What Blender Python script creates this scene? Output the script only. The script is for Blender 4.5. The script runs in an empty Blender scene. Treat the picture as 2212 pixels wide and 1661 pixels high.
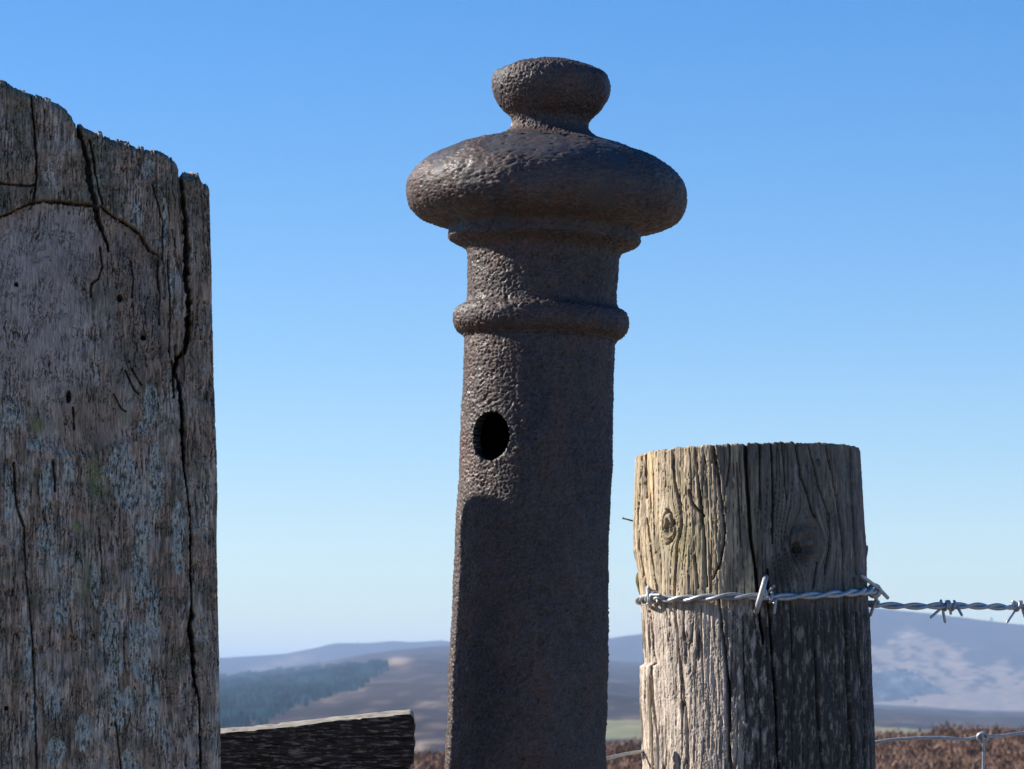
import bpy, math, random
import numpy as np
from mathutils import Vector
R = math.radians
random.seed(7); rng = np.random.default_rng(7)
scene = bpy.context.scene

# ------------------------------------------------------------------ camera
F = 7400.0; CX, CY = 1106.0, 830.5          # focal length and centre in photo units (photo 2212 wide)
HORIZON = 1480.0
CAMZ = 1.6
pitch = math.atan((HORIZON - CY) / F)
cp, sp = math.cos(pitch), math.sin(pitch)
cd = bpy.data.cameras.new("camera"); cam = bpy.data.objects.new("camera", cd)
scene.collection.objects.link(cam)
cam.location = (0, 0, CAMZ); cam.rotation_euler = (math.pi / 2 + pitch, 0, 0)
cd.sensor_width = 36; cd.lens = 36 * F / 2212; cd.clip_start = 0.05; cd.clip_end = 60000
cd.dof.use_dof = True; cd.dof.focus_distance = 2.34; cd.dof.aperture_fstop = 58
scene.camera = cam

# ------------------------------------------------------------------ light
SUN_EL = 31.0; SUN_AZ = -75.0               # azimuth from +Y towards +X
world = bpy.data.worlds.new("World"); scene.world = world; world.use_nodes = True
nt = world.node_tree; nt.nodes.clear()
sky = nt.nodes.new("ShaderNodeTexSky"); sky.sky_type = 'NISHITA'; sky.sun_disc = False
sky.sun_elevation = R(SUN_EL); sky.sun_rotation = R(SUN_AZ)
sky.altitude = 900; sky.air_density = 1.0; sky.dust_density = 0.15; sky.ozone_density = 3.6
hs = nt.nodes.new("ShaderNodeHueSaturation"); hs.inputs['Saturation'].default_value = 1.42; hs.inputs['Value'].default_value = 1.13; hs.inputs['Hue'].default_value = 0.506
bg = nt.nodes.new("ShaderNodeBackground"); bg.inputs['Strength'].default_value = 0.093
wo = nt.nodes.new("ShaderNodeOutputWorld")
gm = nt.nodes.new("ShaderNodeGamma"); gm.inputs['Gamma'].default_value = 0.88
tn = nt.nodes.new("ShaderNodeVectorMath"); tn.operation = 'MULTIPLY'; tn.inputs[1].default_value = (0.96, 0.95, 1.02)
nt.links.new(sky.outputs[0], gm.inputs['Color']); nt.links.new(gm.outputs[0], hs.inputs['Color'])
nt.links.new(hs.outputs[0], tn.inputs[0]); nt.links.new(tn.outputs[0], bg.inputs['Color'])
nt.links.new(bg.outputs[0], wo.inputs['Surface'])
sd = bpy.data.lights.new("sun", 'SUN'); sd.energy = 5.0; sd.angle = R(0.53); sd.color = (1.0, 0.93, 0.84)
sun = bpy.data.objects.new("sun", sd); scene.collection.objects.link(sun)
sdir = Vector((math.sin(R(SUN_AZ)) * math.cos(R(SUN_EL)), math.cos(R(SUN_AZ)) * math.cos(R(SUN_EL)), math.sin(R(SUN_EL))))
sun.rotation_euler = sdir.to_track_quat('Z', 'Y').to_euler(); sun.location = (-3, 1, 5)
scene.view_settings.view_transform = 'Standard'; scene.view_settings.look = 'None'
scene.view_settings.exposure = 0.86; scene.view_settings.gamma = 1.0
scene.view_settings.use_curve_mapping = False
scene.cycles.max_bounces = 6; scene.cycles.volume_bounces = 1

# ------------------------------------------------------------------ helpers
def at(px, py, Y):
    """world point on the plane y = Y seen at photo position px, py"""
    px = np.asarray(px, float); py = np.asarray(py, float)
    dx = (px - CX) / F; v = (CY - py) / F
    dy = cp - v * sp; dz = sp + v * cp
    t = Y / dy
    return np.stack(np.broadcast_arrays(dx * t, Y + 0 * t, CAMZ + dz * t), -1)
def proj(P):
    x, y, z = P[..., 0], P[..., 1], P[..., 2] - CAMZ
    d = y * cp + z * sp
    d = np.where(np.abs(d) < 1e-6, 1e-6, d)
    return CX + F * x / d, CY - F * (-y * sp + z * cp) / d
def pt(px, py, Y): return at(px, py, Y).astype(float)
def interp(x, pts):
    a = np.array(pts, float); return np.interp(x, a[:, 0], a[:, 1])
def ss(a, b, x):
    t = np.clip((x - a) / (b - a), 0, 1); return t * t * (3 - 2 * t)

M32 = np.uint32(0xffffffff)
def _h(ix, iy, iz, seed):
    with np.errstate(over='ignore'):
        h = ix.astype(np.uint32) * np.uint32(374761393) + iy.astype(np.uint32) * np.uint32(668265263) \
            + iz.astype(np.uint32) * np.uint32(2147483647) + np.uint32(seed * 974711 + 12345)
        h = (h ^ (h >> np.uint32(13))) * np.uint32(1274126177)
        h = (h ^ (h >> np.uint32(16))) * np.uint32(2246822519)
        h = h ^ (h >> np.uint32(15))
    return h.astype(np.float64) / 4294967295.0 * 2 - 1
def _q(t): return t * t * t * (t * (t * 6 - 15) + 10)
def _g2(ix, iy, fx, fy, seed):
    a = _h(ix, iy, np.zeros_like(ix), seed) * math.pi
    return np.cos(a) * fx + np.sin(a) * fy
def vn2(x, y, seed=0):
    x, y = np.broadcast_arrays(np.asarray(x, float), np.asarray(y, float))
    x0 = np.floor(x); y0 = np.floor(y); fx = x - x0; fy = y - y0; u = _q(fx); v = _q(fy)
    ix = x0.astype(np.int64); iy = y0.astype(np.int64)
    a = _g2(ix, iy, fx, fy, seed); b = _g2(ix + 1, iy, fx - 1, fy, seed)
    c = _g2(ix, iy + 1, fx, fy - 1, seed); d = _g2(ix + 1, iy + 1, fx - 1, fy - 1, seed)
    return 1.7 * ((a + (b - a) * u) * (1 - v) + (c + (d - c) * u) * v)
def vn3(x, y, z, seed=0):
    x0 = np.floor(x); y0 = np.floor(y); z0 = np.floor(z); fx = x - x0; fy = y - y0; fz = z - z0
    u = _q(fx); v = _q(fy); w = _q(fz)
    ix = x0.astype(np.int64); iy = y0.astype(np.int64); iz = z0.astype(np.int64)
    def g(i, j, k):
        h1 = _h(ix + i, iy + j, iz + k, seed); h2 = _h(ix + i, iy + j, iz + k, seed + 501) * math.pi
        s_ = np.sqrt(1 - h1 * h1)
        return s_ * np.cos(h2) * (fx - i) + s_ * np.sin(h2) * (fy - j) + h1 * (fz - k)
    r = 0
    for k in (0, 1):
        a = g(0, 0, k); b = g(1, 0, k); c = g(0, 1, k); d = g(1, 1, k)
        r = r + ((a + (b - a) * u) * (1 - v) + (c + (d - c) * u) * v) * (w if k else 1 - w)
    return 1.8 * r
def fb2(x, y, seed=0, o=4, g=0.5, l=2.03):
    r = 0; a = 1; s = 0
    for i in range(o):
        r = r + a * vn2(x + i * 17.3, y - i * 9.1, seed + i); s += a; a *= g; x = x * l; y = y * l
    return r / s
def fb3(x, y, z, seed=0, o=4, g=0.5, l=2.03):
    r = 0; a = 1; s = 0
    for i in range(o):
        r = r + a * vn3(x + i * 17.3, y - i * 9.1, z + i * 5.7, seed + i); s += a; a *= g; x = x * l; y = y * l; z = z * l
    return r / s
def pdist(px, py, pts):
    """distance to a polyline and the running fraction along it"""
    P = np.array(pts, float); best = np.full(px.shape, 1e9); bt = np.zeros(px.shape)
    L = np.hypot(*np.diff(P, axis=0)[:, :2].T); T = L.sum(); acc = 0
    for i in range(len(P) - 1):
        ax, ay = P[i, :2]; bx, by = P[i + 1, :2]; dx, dy = bx - ax, by - ay
        t = np.clip(((px - ax) * dx + (py - ay) * dy) / (dx * dx + dy * dy + 1e-9), 0, 1)
        d = np.hypot(px - ax - t * dx, py - ay - t * dy)
        m = d < best; best = np.where(m, d, best); bt = np.where(m, (acc + t * L[i]) / T, bt); acc += L[i]
    return best, bt
def inpoly(px, py, pts):
    P = np.array(pts, float); r = np.zeros(px.shape, bool); n = len(P)
    for i in range(n):
        ax, ay = P[i]; bx, by = P[(i + 1) % n]
        if ay == by: continue
        c = ((ay > py) != (by > py)) & (px < (bx - ax) * (py - ay) / (by - ay) + ax); r ^= c
    return r
def sdpoly(px, py, pts):
    d, _ = pdist(px, py, list(pts) + [pts[0]]); return np.where(inpoly(px, py, pts), d, -d)   # + inside

def mixc(a, b, m): return a + (b - a) * m[..., None]
def link(o, parent=None):
    scene.collection.objects.link(o)
    if parent: o.parent = parent
    return o
def tag(o, label=None, cat=None, group=None, kind=None):
    for k, v in (('label', label), ('category', cat), ('group', group), ('kind', kind)):
        if v: o[k] = v
    return o
def thing(name, loc, label, cat, group=None):
    o = bpy.data.objects.new(name, None); o.empty_display_size = 0.05; o.location = loc
    return tag(link(o), label, cat, group)
def raw_mesh(name, V, faces, mat, parent=None, col=None, smooth=True, origin=None):
    """V (n,3) world coordinates, faces (m,k) int array or list of such arrays"""
    V = np.asarray(V, float)
    org = np.array(origin if origin is not None else (parent.location if parent else (0, 0, 0)), float)
    if not isinstance(faces, (list, tuple)): faces = [faces]
    faces = [np.asarray(f, int) for f in faces if len(f)]
    me = bpy.data.meshes.new(name)
    me.vertices.add(len(V)); me.vertices.foreach_set('co', (V - org).astype(np.float32).ravel())
    nl = sum(f.size for f in faces); nf = sum(len(f) for f in faces)
    me.loops.add(nl); me.loops.foreach_set('vertex_index', np.concatenate([f.ravel() for f in faces]).astype(np.int32))
    me.polygons.add(nf)
    tot = np.concatenate([np.full(len(f), f.shape[1]) for f in faces])
    st = np.concatenate([[0], np.cumsum(tot)[:-1]])
    me.polygons.foreach_set('loop_start', st.astype(np.int32)); me.polygons.foreach_set('loop_total', tot.astype(np.int32))
    me.polygons.foreach_set('use_smooth', np.full(nf, smooth))
    if col is not None:
        a = me.color_attributes.new('alb', 'FLOAT_COLOR', 'POINT')
        c = np.ones((len(V), 4), np.float32); c[:, :col.shape[-1]] = col
        a.data.foreach_set('color', c.ravel())
    me.update(calc_edges=True); me.validate()
    me.materials.append(mat)
    o = bpy.data.objects.new(name, me)
    if not parent: o.location = org
    return link(o, parent)
def compact(V, F4, col=None):
    u, inv = np.unique(F4.ravel(), return_inverse=True)
    return V[u], inv.reshape(F4.shape), (None if col is None else col[u])
def gridfaces(nr, nc, closed=True):
    r = np.arange(nr - 1)[:, None]; c = np.arange(nc if closed else nc - 1)[None, :]; c2 = (c + 1) % nc
    return np.stack([r * nc + c, r * nc + c2, (r + 1) * nc + c2, (r + 1) * nc + c], -1).reshape(-1, 4)
def tube(paths, rad, seg=8, caps=True, rads=None):
    """list of polylines -> verts, faces (round bars)"""
    VV = []; FQ = []; FT = []; off = 0
    for pi, P in enumerate(paths):
        P = np.asarray(P, float); n = len(P)
        T = np.gradient(P, axis=0); T /= np.linalg.norm(T, axis=1)[:, None] + 1e-12
        a = np.array([0, 0, 1.0]) if abs(T[0][2]) < 0.9 else np.array([1.0, 0, 0])
        Nn = np.zeros_like(P); v = np.cross(T[0], a); v /= np.linalg.norm(v)
        for i in range(n):
            v = v - T[i] * np.dot(v, T[i]); v /= np.linalg.norm(v) + 1e-12; Nn[i] = v
        B = np.cross(T, Nn)
        rr = np.full(n, rad) if rads is None else np.asarray(rads)
        th = np.arange(seg) / seg * 2 * math.pi
        V = P[:, None] + rr[:, None, None] * (np.cos(th)[None, :, None] * Nn[:, None] + np.sin(th)[None, :, None] * B[:, None])
        FQ.append(gridfaces(n, seg) + off); V = V.reshape(-1, 3)
        if caps:
            V = np.vstack([V, P[0], P[-1]]); c0 = off + n * seg; k = np.arange(seg)
            FT.append(np.stack([np.full(seg, c0), (k + 1) % seg + off, k + off], -1))
            FT.append(np.stack([np.full(seg, c0 + 1), k + off + (n - 1) * seg, (k + 1) % seg + off + (n - 1) * seg], -1))
        VV.append(V); off += len(V)
    return np.vstack(VV), [np.vstack(FQ)] + ([np.vstack(FT)] if caps else [])
def smooth_path(pts, n=8):
    P = np.array(pts, float); P = np.vstack([2 * P[0] - P[1], P, 2 * P[-1] - P[-2]]); out = []
    for i in range(1, len(P) - 2):
        for k in range(n):
            t = k / n
            out.append(0.5 * (2 * P[i] + (P[i + 1] - P[i - 1]) * t + (2 * P[i - 1] - 5 * P[i] + 4 * P[i + 1] - P[i + 2]) * t * t
                       + (3 * P[i] - 3 * P[i + 1] + P[i + 2] - P[i - 1]) * t ** 3))
    out.append(P[-2]); return np.array(out)

# ------------------------------------------------------------------ materials
def new_mat(name):
    m = bpy.data.materials.new(name); m.use_nodes = True
    n = m.node_tree; n.nodes.clear()
    out = n.nodes.new('ShaderNodeOutputMaterial'); b = n.nodes.new('ShaderNodeBsdfPrincipled')
    n.links.new(b.outputs[0], out.inputs['Surface']); return m, n, b
def noise_node(n, scale, detail=4, stretch=(1, 1, 1), rough=0.6):
    tc = n.nodes.new('ShaderNodeTexCoord'); mp = n.nodes.new('ShaderNodeMapping'); mp.inputs['Scale'].default_value = stretch
    t = n.nodes.new('ShaderNodeTexNoise'); t.inputs['Scale'].default_value = scale; t.inputs['Detail'].default_value = detail
    t.inputs['Roughness'].default_value = rough
    n.links.new(tc.outputs['Object'], mp.inputs['Vector']); n.links.new(mp.outputs[0], t.inputs['Vector']); return t
def maprange(n, src, a, b, c, d):
    m = n.nodes.new('ShaderNodeMapRange'); m.inputs[1].default_value = a; m.inputs[2].default_value = b
    m.inputs[3].default_value = c; m.inputs[4].default_value = d; n.links.new(src, m.inputs[0]); return m.outputs[0]
def attr_mat(name, rough=0.9, bump_scale=900, stretch=(1, 1, 1), bump=0.4, dist=0.0004, var=(0.75, 1.3), metallic=0.0, spec=0.3,
             rough_var=None, bdetail=3):
    """surface whose own colour is stored on the mesh, broken up by fine procedural grain and relief"""
    m, n, b = new_mat(name)
    at_ = n.nodes.new('ShaderNodeAttribute'); at_.attribute_name = 'alb'
    t = noise_node(n, bump_scale, bdetail, stretch)
    f = maprange(n, t.outputs['Fac'], 0.3, 0.7, var[0], var[1])
    mx = n.nodes.new('ShaderNodeVectorMath'); mx.operation = 'SCALE'
    n.links.new(at_.outputs['Color'], mx.inputs[0]); n.links.new(f, mx.inputs['Scale'])
    n.links.new(mx.outputs[0], b.inputs['Base Color'])
    bp = n.nodes.new('ShaderNodeBump'); bp.inputs['Strength'].default_value = bump; bp.inputs['Distance'].default_value = dist
    n.links.new(t.outputs['Fac'], bp.inputs['Height']); n.links.new(bp.outputs[0], b.inputs['Normal'])
    b.inputs['Metallic'].default_value = metallic; b.inputs['Specular IOR Level'].default_value = spec
    if rough_var:
        t2 = noise_node(n, rough_var[0], 3); n.links.new(maprange(n, t2.outputs['Fac'], 0.35, 0.65, rough_var[1], rough_var[2]), b.inputs['Roughness'])
    else: b.inputs['Roughness'].default_value = rough
    return m
mat_oak = attr_mat('weathered_oak', 0.95, 1500, (1, 1, 0.12), 0.5, 0.0004, (0.6, 1.4), spec=0.12)
mat_pine = attr_mat('weathered_pine', 0.8, 1300, (1, 1, 0.09), 0.5, 0.0004, (0.7, 1.3), spec=0.25)
mat_rail = attr_mat('dark_rail_wood', 0.85, 1100, (0.12, 1, 1), 0.5, 0.0004, (0.55, 1.45), spec=0.2)
mat_iron = attr_mat('rusty_cast_iron', 0.5, 900, (1, 1, 1), 0.55, 0.0005, (0.75, 1.25), spec=0.26, rough_var=(120, 0.40, 0.68), metallic=0.0)
mat_land = attr_mat('moorland', 1.0, 0.05, (1, 1, 1), 0.0, 1.0, (0.8, 1.2), spec=0.0)
mat_heather = attr_mat('heather', 1.0, 3.0, (1, 1, 1), 0.0, 1.0, (0.8, 1.2), spec=0.0)
mat_wood_far = attr_mat('distant_woodland', 1.0, 0.02, (1, 1, 1), 0.0, 1.0, (0.75, 1.25), spec=0.0)
def wire_mat(name, c, rough, metal=0.6):
    m, n, b = new_mat(name)
    t = noise_node(n, 400, 4); r = n.nodes.new('ShaderNodeValToRGB')
    r.color_ramp.elements[0].position = 0.3; r.color_ramp.elements[1].position = 0.7
    r.color_ramp.elements[0].color = (*[x * 0.7 for x in c], 1); r.color_ramp.elements[1].color = (*[x * 1.15 for x in c], 1)
    n.links.new(t.outputs['Fac'], r.inputs[0]); n.links.new(r.outputs[0], b.inputs['Base Color'])
    bp = n.nodes.new('ShaderNodeBump'); bp.inputs['Strength'].default_value = 0.3; bp.inputs['Distance'].default_value = 0.0003
    n.links.new(t.outputs['Fac'], bp.inputs['Height']); n.links.new(bp.outputs[0], b.inputs['Normal'])
    b.inputs['Metallic'].default_value = metal; b.inputs['Roughness'].default_value = rough; return m
mat_galv = wire_mat('galvanised_wire', (0.40, 0.42, 0.44), 0.40, 0.45)
mat_staple = wire_mat('old_galvanised_staple', (0.42, 0.41, 0.40), 0.5, 0.3)
mat_nail = wire_mat('rusty_nail', (0.12, 0.09, 0.08), 0.7, 0.3)

# ------------------------------------------------------------------ ground, hills, heather
def ground_z(x, y):
    r = np.hypot(x, y)
    near = 0.0 + 0.044 * x * ss(12, 60, r) * (1 - ss(110, 400, r)) - 0.22 * ss(12, 60, r)
    near = near + (0.10 * fb2(x * 0.25 + 3, y * 0.25, 5, 4) + 0.16 * fb2(x * 0.7, y * 0.12, 6, 3)) * ss(2, 10, r)
    drop = -75 * ss(95, 1000, r) - 0.06 * np.clip(r - 88, 0, 90)
    return near + drop
def polar(rs, a0, a1, n):
    A = np.linspace(a0, a1, n); RR, AA = np.meshgrid(rs, A, indexing='ij')
    return RR * np.sin(AA), RR * np.cos(AA)
rs = np.concatenate([[0.0], np.geomspace(0.4, 110, 170), np.geomspace(118, 30000, 60)])
x, y = polar(rs, -math.pi, math.pi, 361)
x = x[:, :-1]; y = y[:, :-1]
z = ground_z(x, y)
V = np.stack([x, y, z], -1).reshape(-1, 3)
n1 = fb2(x * 0.6, y * 0.6, 21, 5)[..., None]; n2 = fb2(x * 0.05, y * 0.05, 22, 4)[..., None]
C = np.array([0.085, 0.055, 0.04]) * (1 + 0.5 * n1) + np.array([0.04, 0.045, 0.01]) * np.clip(n2 + 0.1, 0, 1)
bounce_ground = ss(19, 13, np.hypot(x, y) + 3 * n2[..., 0])          # unseen ground round the gateway, paled to bounce light onto the posts
C = mixc(C, np.array([0.22, 0.19, 0.155]) * (1 + 0.4 * n1), bounce_ground)
tag(raw_mesh('ground', V, gridfaces(x.shape[0], 360), mat_land, col=C.reshape(-1, 3)), kind='structure')

def hill(name, ridge, Dr, Db, zb_py, colf, ncol=420, nrow=90, relief=4.0, seed=50, px0=-3600, px1=5800, back=0.25):
    PX = np.linspace(px0, px1, ncol); t = np.concatenate([np.linspace(0, 1, nrow), 1 + np.linspace(0.03, 1, 12)])
    rp = interp(PX, ridge) + 1.2 * fb2(PX * 0.03, PX * 0, seed + 9, 3)
    T, PXX = np.meshgrid(t, PX, indexing='ij')
    Y = np.where(T <= 1, Db + (Dr - Db) * T, Dr * (1 + back * (T - 1)))
    zr = at(PX, rp, Dr)[:, 2]; zb = at(PX, np.full_like(PX, zb_py), Db)[:, 2]
    prof = T ** 1.05
    Z = np.where(T <= 1, zb + (zr - zb) * prof, zr - (zr + 80) * (T - 1) ** 1.5)
    X = (PXX - CX) / F * (Y * cp + (Z - CAMZ) * sp)
    rel = fb2(X / 260, Y / 420, seed, 5)
    Z = Z + relief * rel * np.clip(np.sin(np.clip(T, 0, 1) * math.pi), 0, 1) * 3
    P = np.stack([X, Y, Z], -1)
    px, py = proj(P)
    C = colf(px, py, X, Y, rel)
    o = raw_mesh(name, P.reshape(-1, 3), gridfaces(P.shape[0], ncol, False), mat_land, col=C.reshape(-1, 3))
    tag(o, kind='structure')
    return P
MOOR = np.array([0.050, 0.043, 0.045]); TAN = np.array([0.31, 0.235, 0.17]); FIELD = np.array([0.22, 0.22, 0.12]); PINK = np.array([0.25, 0.185, 0.13])
def zl(a, b): return 432 + a / 3.7238, 1296 + b / 3.7238
def zr_(a, b): return 1782 + a / 3.964, 1242 + b / 3.964
FOREST = [zl(*p) for p in ((-900, 690), (165, 625), (500, 600), (830, 570), (1250, 530), (1470, 525), (1500, 570), (1300, 680), (1180, 720), (1000, 790), (700, 900), (540, 985), (430, 1010), (165, 1090), (-900, 1200))]
def col_far(px, py, X, Y, rel):
    C = MOOR * (1 + 0.35 * fb2(X / 150, Y / 400, 61, 4))[..., None]
    for a, b, rx, ry in ((480, 550, 60, 20), (650, 510, 70, 20), (800, 470, 60, 25)):
        cx, cy = zl(a, b); C = mixc(C, PINK, 0.6 * np.exp(-((px - cx) / rx * 3) ** 2 - ((py - cy) / ry * 3) ** 2))
    return C
def col_left(px, py, X, Y, rel):
    C = MOOR * (1.05 + 0.4 * fb2(X / 90, Y / 300, 62, 5))[..., None]
    w = fb2(px * 0.05, py * 0.15, 63, 4)
    C = mixc(C, PINK, 0.35 * ss(0.1, 0.5, fb2(px * 0.012, py * 0.09, 66, 4)))
    for a, b, rx, ry, s in ((1600, 490, 75, 26, 1), (1545, 500, 40, 15, .7), (1290, 720, 20, 14, .8), (1870, 830, 90, 9, .6), (1780, 850, 60, 7, .4), (1900, 1010, 80, 11, .6), (1830, 1140, 120, 12, .7), (1760, 1190, 50, 25, .8), (1220, 740, 60, 9, .4), (1030, 820, 80, 8, .4), (1480, 520, 30, 8, .6)):
        cx, cy = zl(a, b); C = mixc(C, TAN, np.clip(s * 1.5 * np.exp(-((px - cx) / rx * 3.7) ** 2 - ((py - cy) / ry * 3.7) ** 2) * (1 + w), 0, 1))
    f = sdpoly(px, py, [(1000, 1556), (1310, 1554), (1390, 1555), (1890, 1568), (2014, 1577), (1975, 1593), (1890, 1596), (1390, 1597), (1200, 1600), (1000, 1590)])
    C = mixc(C, FIELD, ss(-1, 2, f + w * 2) * 0.95)
    C = mixc(C, TAN, 0.6 * ss(-1, 2, f + w * 2) * ss(0.05, .3, fb2(px * 0.01, py * .2, 67, 3)))
    return C
def wood_right(px, py): return sdpoly(px, py, [zr_(*p) for p in ((-900, 880), (400, 860), (640, 815), (780, 880), (985, 1010), (800, 1040), (570, 1075), (400, 1095), (-900, 1100))])
def col_right(px, py, X, Y, rel):
    C = MOOR * (1.1 + 0.35 * fb2(X / 90, Y / 300, 68, 5))[..., None]
    a = sdpoly(px, py, [zr_(*p) for p in ((-1500, 620), (400, 600), (560, 570), (620, 500), (720, 450), (900, 530), (1100, 590), (1370, 610), (1160, 680), (1220, 760), (1420, 760), (1620, 690), (1560, 780), (1704, 780), (4500, 800), (4500, 1400), (1704, 1400), (-1500, 1400))])
    n = fb2(px * 0.035 + py * 0.03, py * 0.07 - px * 0.02, 64, 5); n2 = fb2(px * 0.02 - py * 0.05, px * 0.03 + py * 0.03, 65, 4)
    sw = ss(2030, 2110, px)
    gl = fb2((px * 0.86 + py * 0.5) * 0.016, (-px * 0.5 + py * 0.86) * 0.085, 74, 5, 0.6); gr_ = fb2((px * 0.8 - py * 0.6) * 0.018, (px * 0.6 + py * 0.8) * 0.075, 75, 5, 0.6)
    gul = gl * (1 - sw) + gr_ * sw
    dots = ss(0.25, 0.5, fb2(px * 0.16, py * 0.22, 76, 2)) * ss(-0.1, 0.25, fb2(px * 0.02, py * 0.03, 77, 2))
    m = ss(-3, 9, a + 16 * n + 10 * gul) * (1 - 0.95 * ss(-0.02, 0.22, gul + 0.5 * n2) * ss(1515, 1470, py)) * (1 - 0.5 * dots)
    C = mixc(C, PINK * 1.1, m * (0.9 + 0.2 * n))
    c2 = np.exp(-((px - 1960) / 22) ** 2 - ((py - 1372) / 9) ** 2) + 0.8 * np.exp(-((px - 1930) / 12) ** 2 - ((py - 1387) / 6) ** 2) + 0.8 * np.exp(-((px - 2056) / 6) ** 2 - ((py - 1420) / 9) ** 2)
    C = mixc(C, TAN * 1.2, np.clip(c2 * (0.7 + 1.2 * n), 0, 1))
    return C
RFAR = [(-3000, 1440), (-400, 1432), (300, 1424), (476, 1421.5), (566, 1415.5), (625, 1411.5), (647, 1405), (674, 1402), (700, 1394), (733, 1388.6), (781, 1390), (848, 1384.6), (902, 1387), (950, 1383), (974, 1386), (1100, 1392), (1400, 1402), (3000, 1440)]
RLEFT = [(-3000, 1520), (-400, 1500), (300, 1472), (476, 1459), (566, 1449), (647, 1438), (727, 1425), (794, 1412), (862, 1403), (969, 1394), (1150, 1400), (1310, 1426), (1390, 1431), (1600, 1470), (1883, 1521), (1984, 1526), (2086, 1533), (2212, 1536), (2600, 1542), (5000, 1550)]
RRIGHT = [(-3000, 1490), (600, 1480), (900, 1440), (1150, 1390), (1310, 1379), (1350, 1374), (1390, 1368), (1600, 1335), (1750, 1316), (1883, 1312.6), (1946, 1319), (2034, 1328), (2110, 1338), (2212, 1350), (2500, 1385), (3200, 1430), (5000, 1470)]
hill('hill_far', RFAR, 8200, 6800, 1520, col_far, seed=51)
PR = hill('hill_right', RRIGHT, 7000, 5400, 1600, col_right, ncol=760, nrow=130, seed=52)
PL = hill('hill_left', RLEFT, 5200, 900, 1660, col_left, ncol=700, nrow=150, seed=53)

def wood_mass(name, P, test, hgt, n, colr, label, px_rng, tone_amp=1.0):
    cand = P[:-12].reshape(-1, P.shape[1], 3); nr, nc = cand.shape[:2]
    pxs, pys = proj(cand); ok = test(pxs, pys) > 0
    ok &= (pxs > px_rng[0]) & (pxs < px_rng[1])
    i, j = np.nonzero(ok[:-1, :-1])
    A = np.linalg.norm(np.cross(cand[i + 1, j] - cand[i, j], cand[i, j + 1] - cand[i, j]), axis=1)
    k = rng.choice(len(i), n, p=A / A.sum()); u = rng.random((n, 1)); v = rng.random((n, 1)); i = i[k]; j = j[k]
    B = cand[i, j] * (1 - u) * (1 - v) + cand[i + 1, j] * u * (1 - v) + cand[i, j + 1] * (1 - u) * v + cand[i + 1, j + 1] * u * v
    h = hgt * (0.6 + 0.8 * rng.random(n)); th = np.arange(5) / 5 * 2 * math.pi
    r = h * 0.27
    ring = B[:, None] + np.stack([np.cos(th)[None] * r[:, None], np.sin(th)[None] * r[:, None], 0.15 * h[:, None] + 0 * th[None]], -1)
    top = B + np.stack([0 * h, 0 * h, h], -1); V = np.concatenate([ring, top[:, None]], 1)
    b = np.arange(n)[:, None, None] * 6; kk = np.arange(5)
    Ft = b + np.stack([kk, (kk + 1) % 5, np.full(5, 5)], -1)[None]
    bx, by = proj(B); tone = np.exp(1.1 * tone_amp * fb2(bx * 0.022, by * 0.05, 72, 4))[:, None]
    C = np.repeat((np.array(colr) * tone * (0.75 + 0.5 * rng.random((n, 1))))[:, None], 6, 1)
    tag(raw_mesh(name, V.reshape(-1, 3), Ft.reshape(-1, 3), mat_wood_far, col=C.reshape(-1, 3), smooth=False), label, 'woodland', kind='stuff')
wood_mass('conifer_plantation', PL, lambda a, b: sdpoly(a, b, FOREST) + 14 * fb2(a * 0.04, b * 0.12, 70, 4) + 14 * fb2(a * 0.2, b * 0.3, 73, 3), 3.6, 30000, (0.036, 0.085, 0.082), 'dark blue green conifer plantation covering the slope of the left hill', (150, 1000), 0.9)
wood_mass('birch_woodland', PR, lambda a, b: wood_right(a, b) + 4 * fb2(a * 0.08, b * 0.12, 71, 3), 4.0, 12000, (0.09, 0.10, 0.105), 'pale blue grey wood low on the hillside right of the round post', (1700, 2500), 2.2)

def far_tree(px, base_py, hpx, Y, label, cat='tree'):
    b = pt(px, base_py, Y); h = hpx / F * Y
    t = thing('hillside_tree', b, label, cat, 'lone trees on the far hills')
    V, Fc = tube([[b - [0, 0, h * 0.2], b + [0, 0, h * 0.6]]], h * 0.05, 5); raw_mesh('trunk', V, Fc, mat_nail, t)
    n = 70; d = rng.normal(size=(n, 3)); d /= np.linalg.norm(d, axis=1)[:, None]; d *= rng.random((n, 1)) ** 0.4
    c = b + [0, 0, h * 0.6] + d * np.array([h * 0.33, h * 0.33, h * 0.42])
    q = rng.normal(size=(n, 3, 3)) * h * 0.09; Vc = c[:, None] + q
    raw_mesh('crown', Vc.reshape(-1, 3), np.arange(n * 3).reshape(-1, 3), mat_wood_far, t, col=np.tile([0.03, 0.04, 0.03], (n * 3, 1)), smooth=False)
far_tree(2141.5, 1343, 9, 6990, 'small dark tree standing up from the skyline of the right hill')
far_tree(1977.5, 1520, 11, 5560, 'small round dark tree at the foot of the pale slope right of the round post')
far_tree(773, 1391, 6, 8190, 'tiny lone tree on the skyline of the farthest hill')

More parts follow.
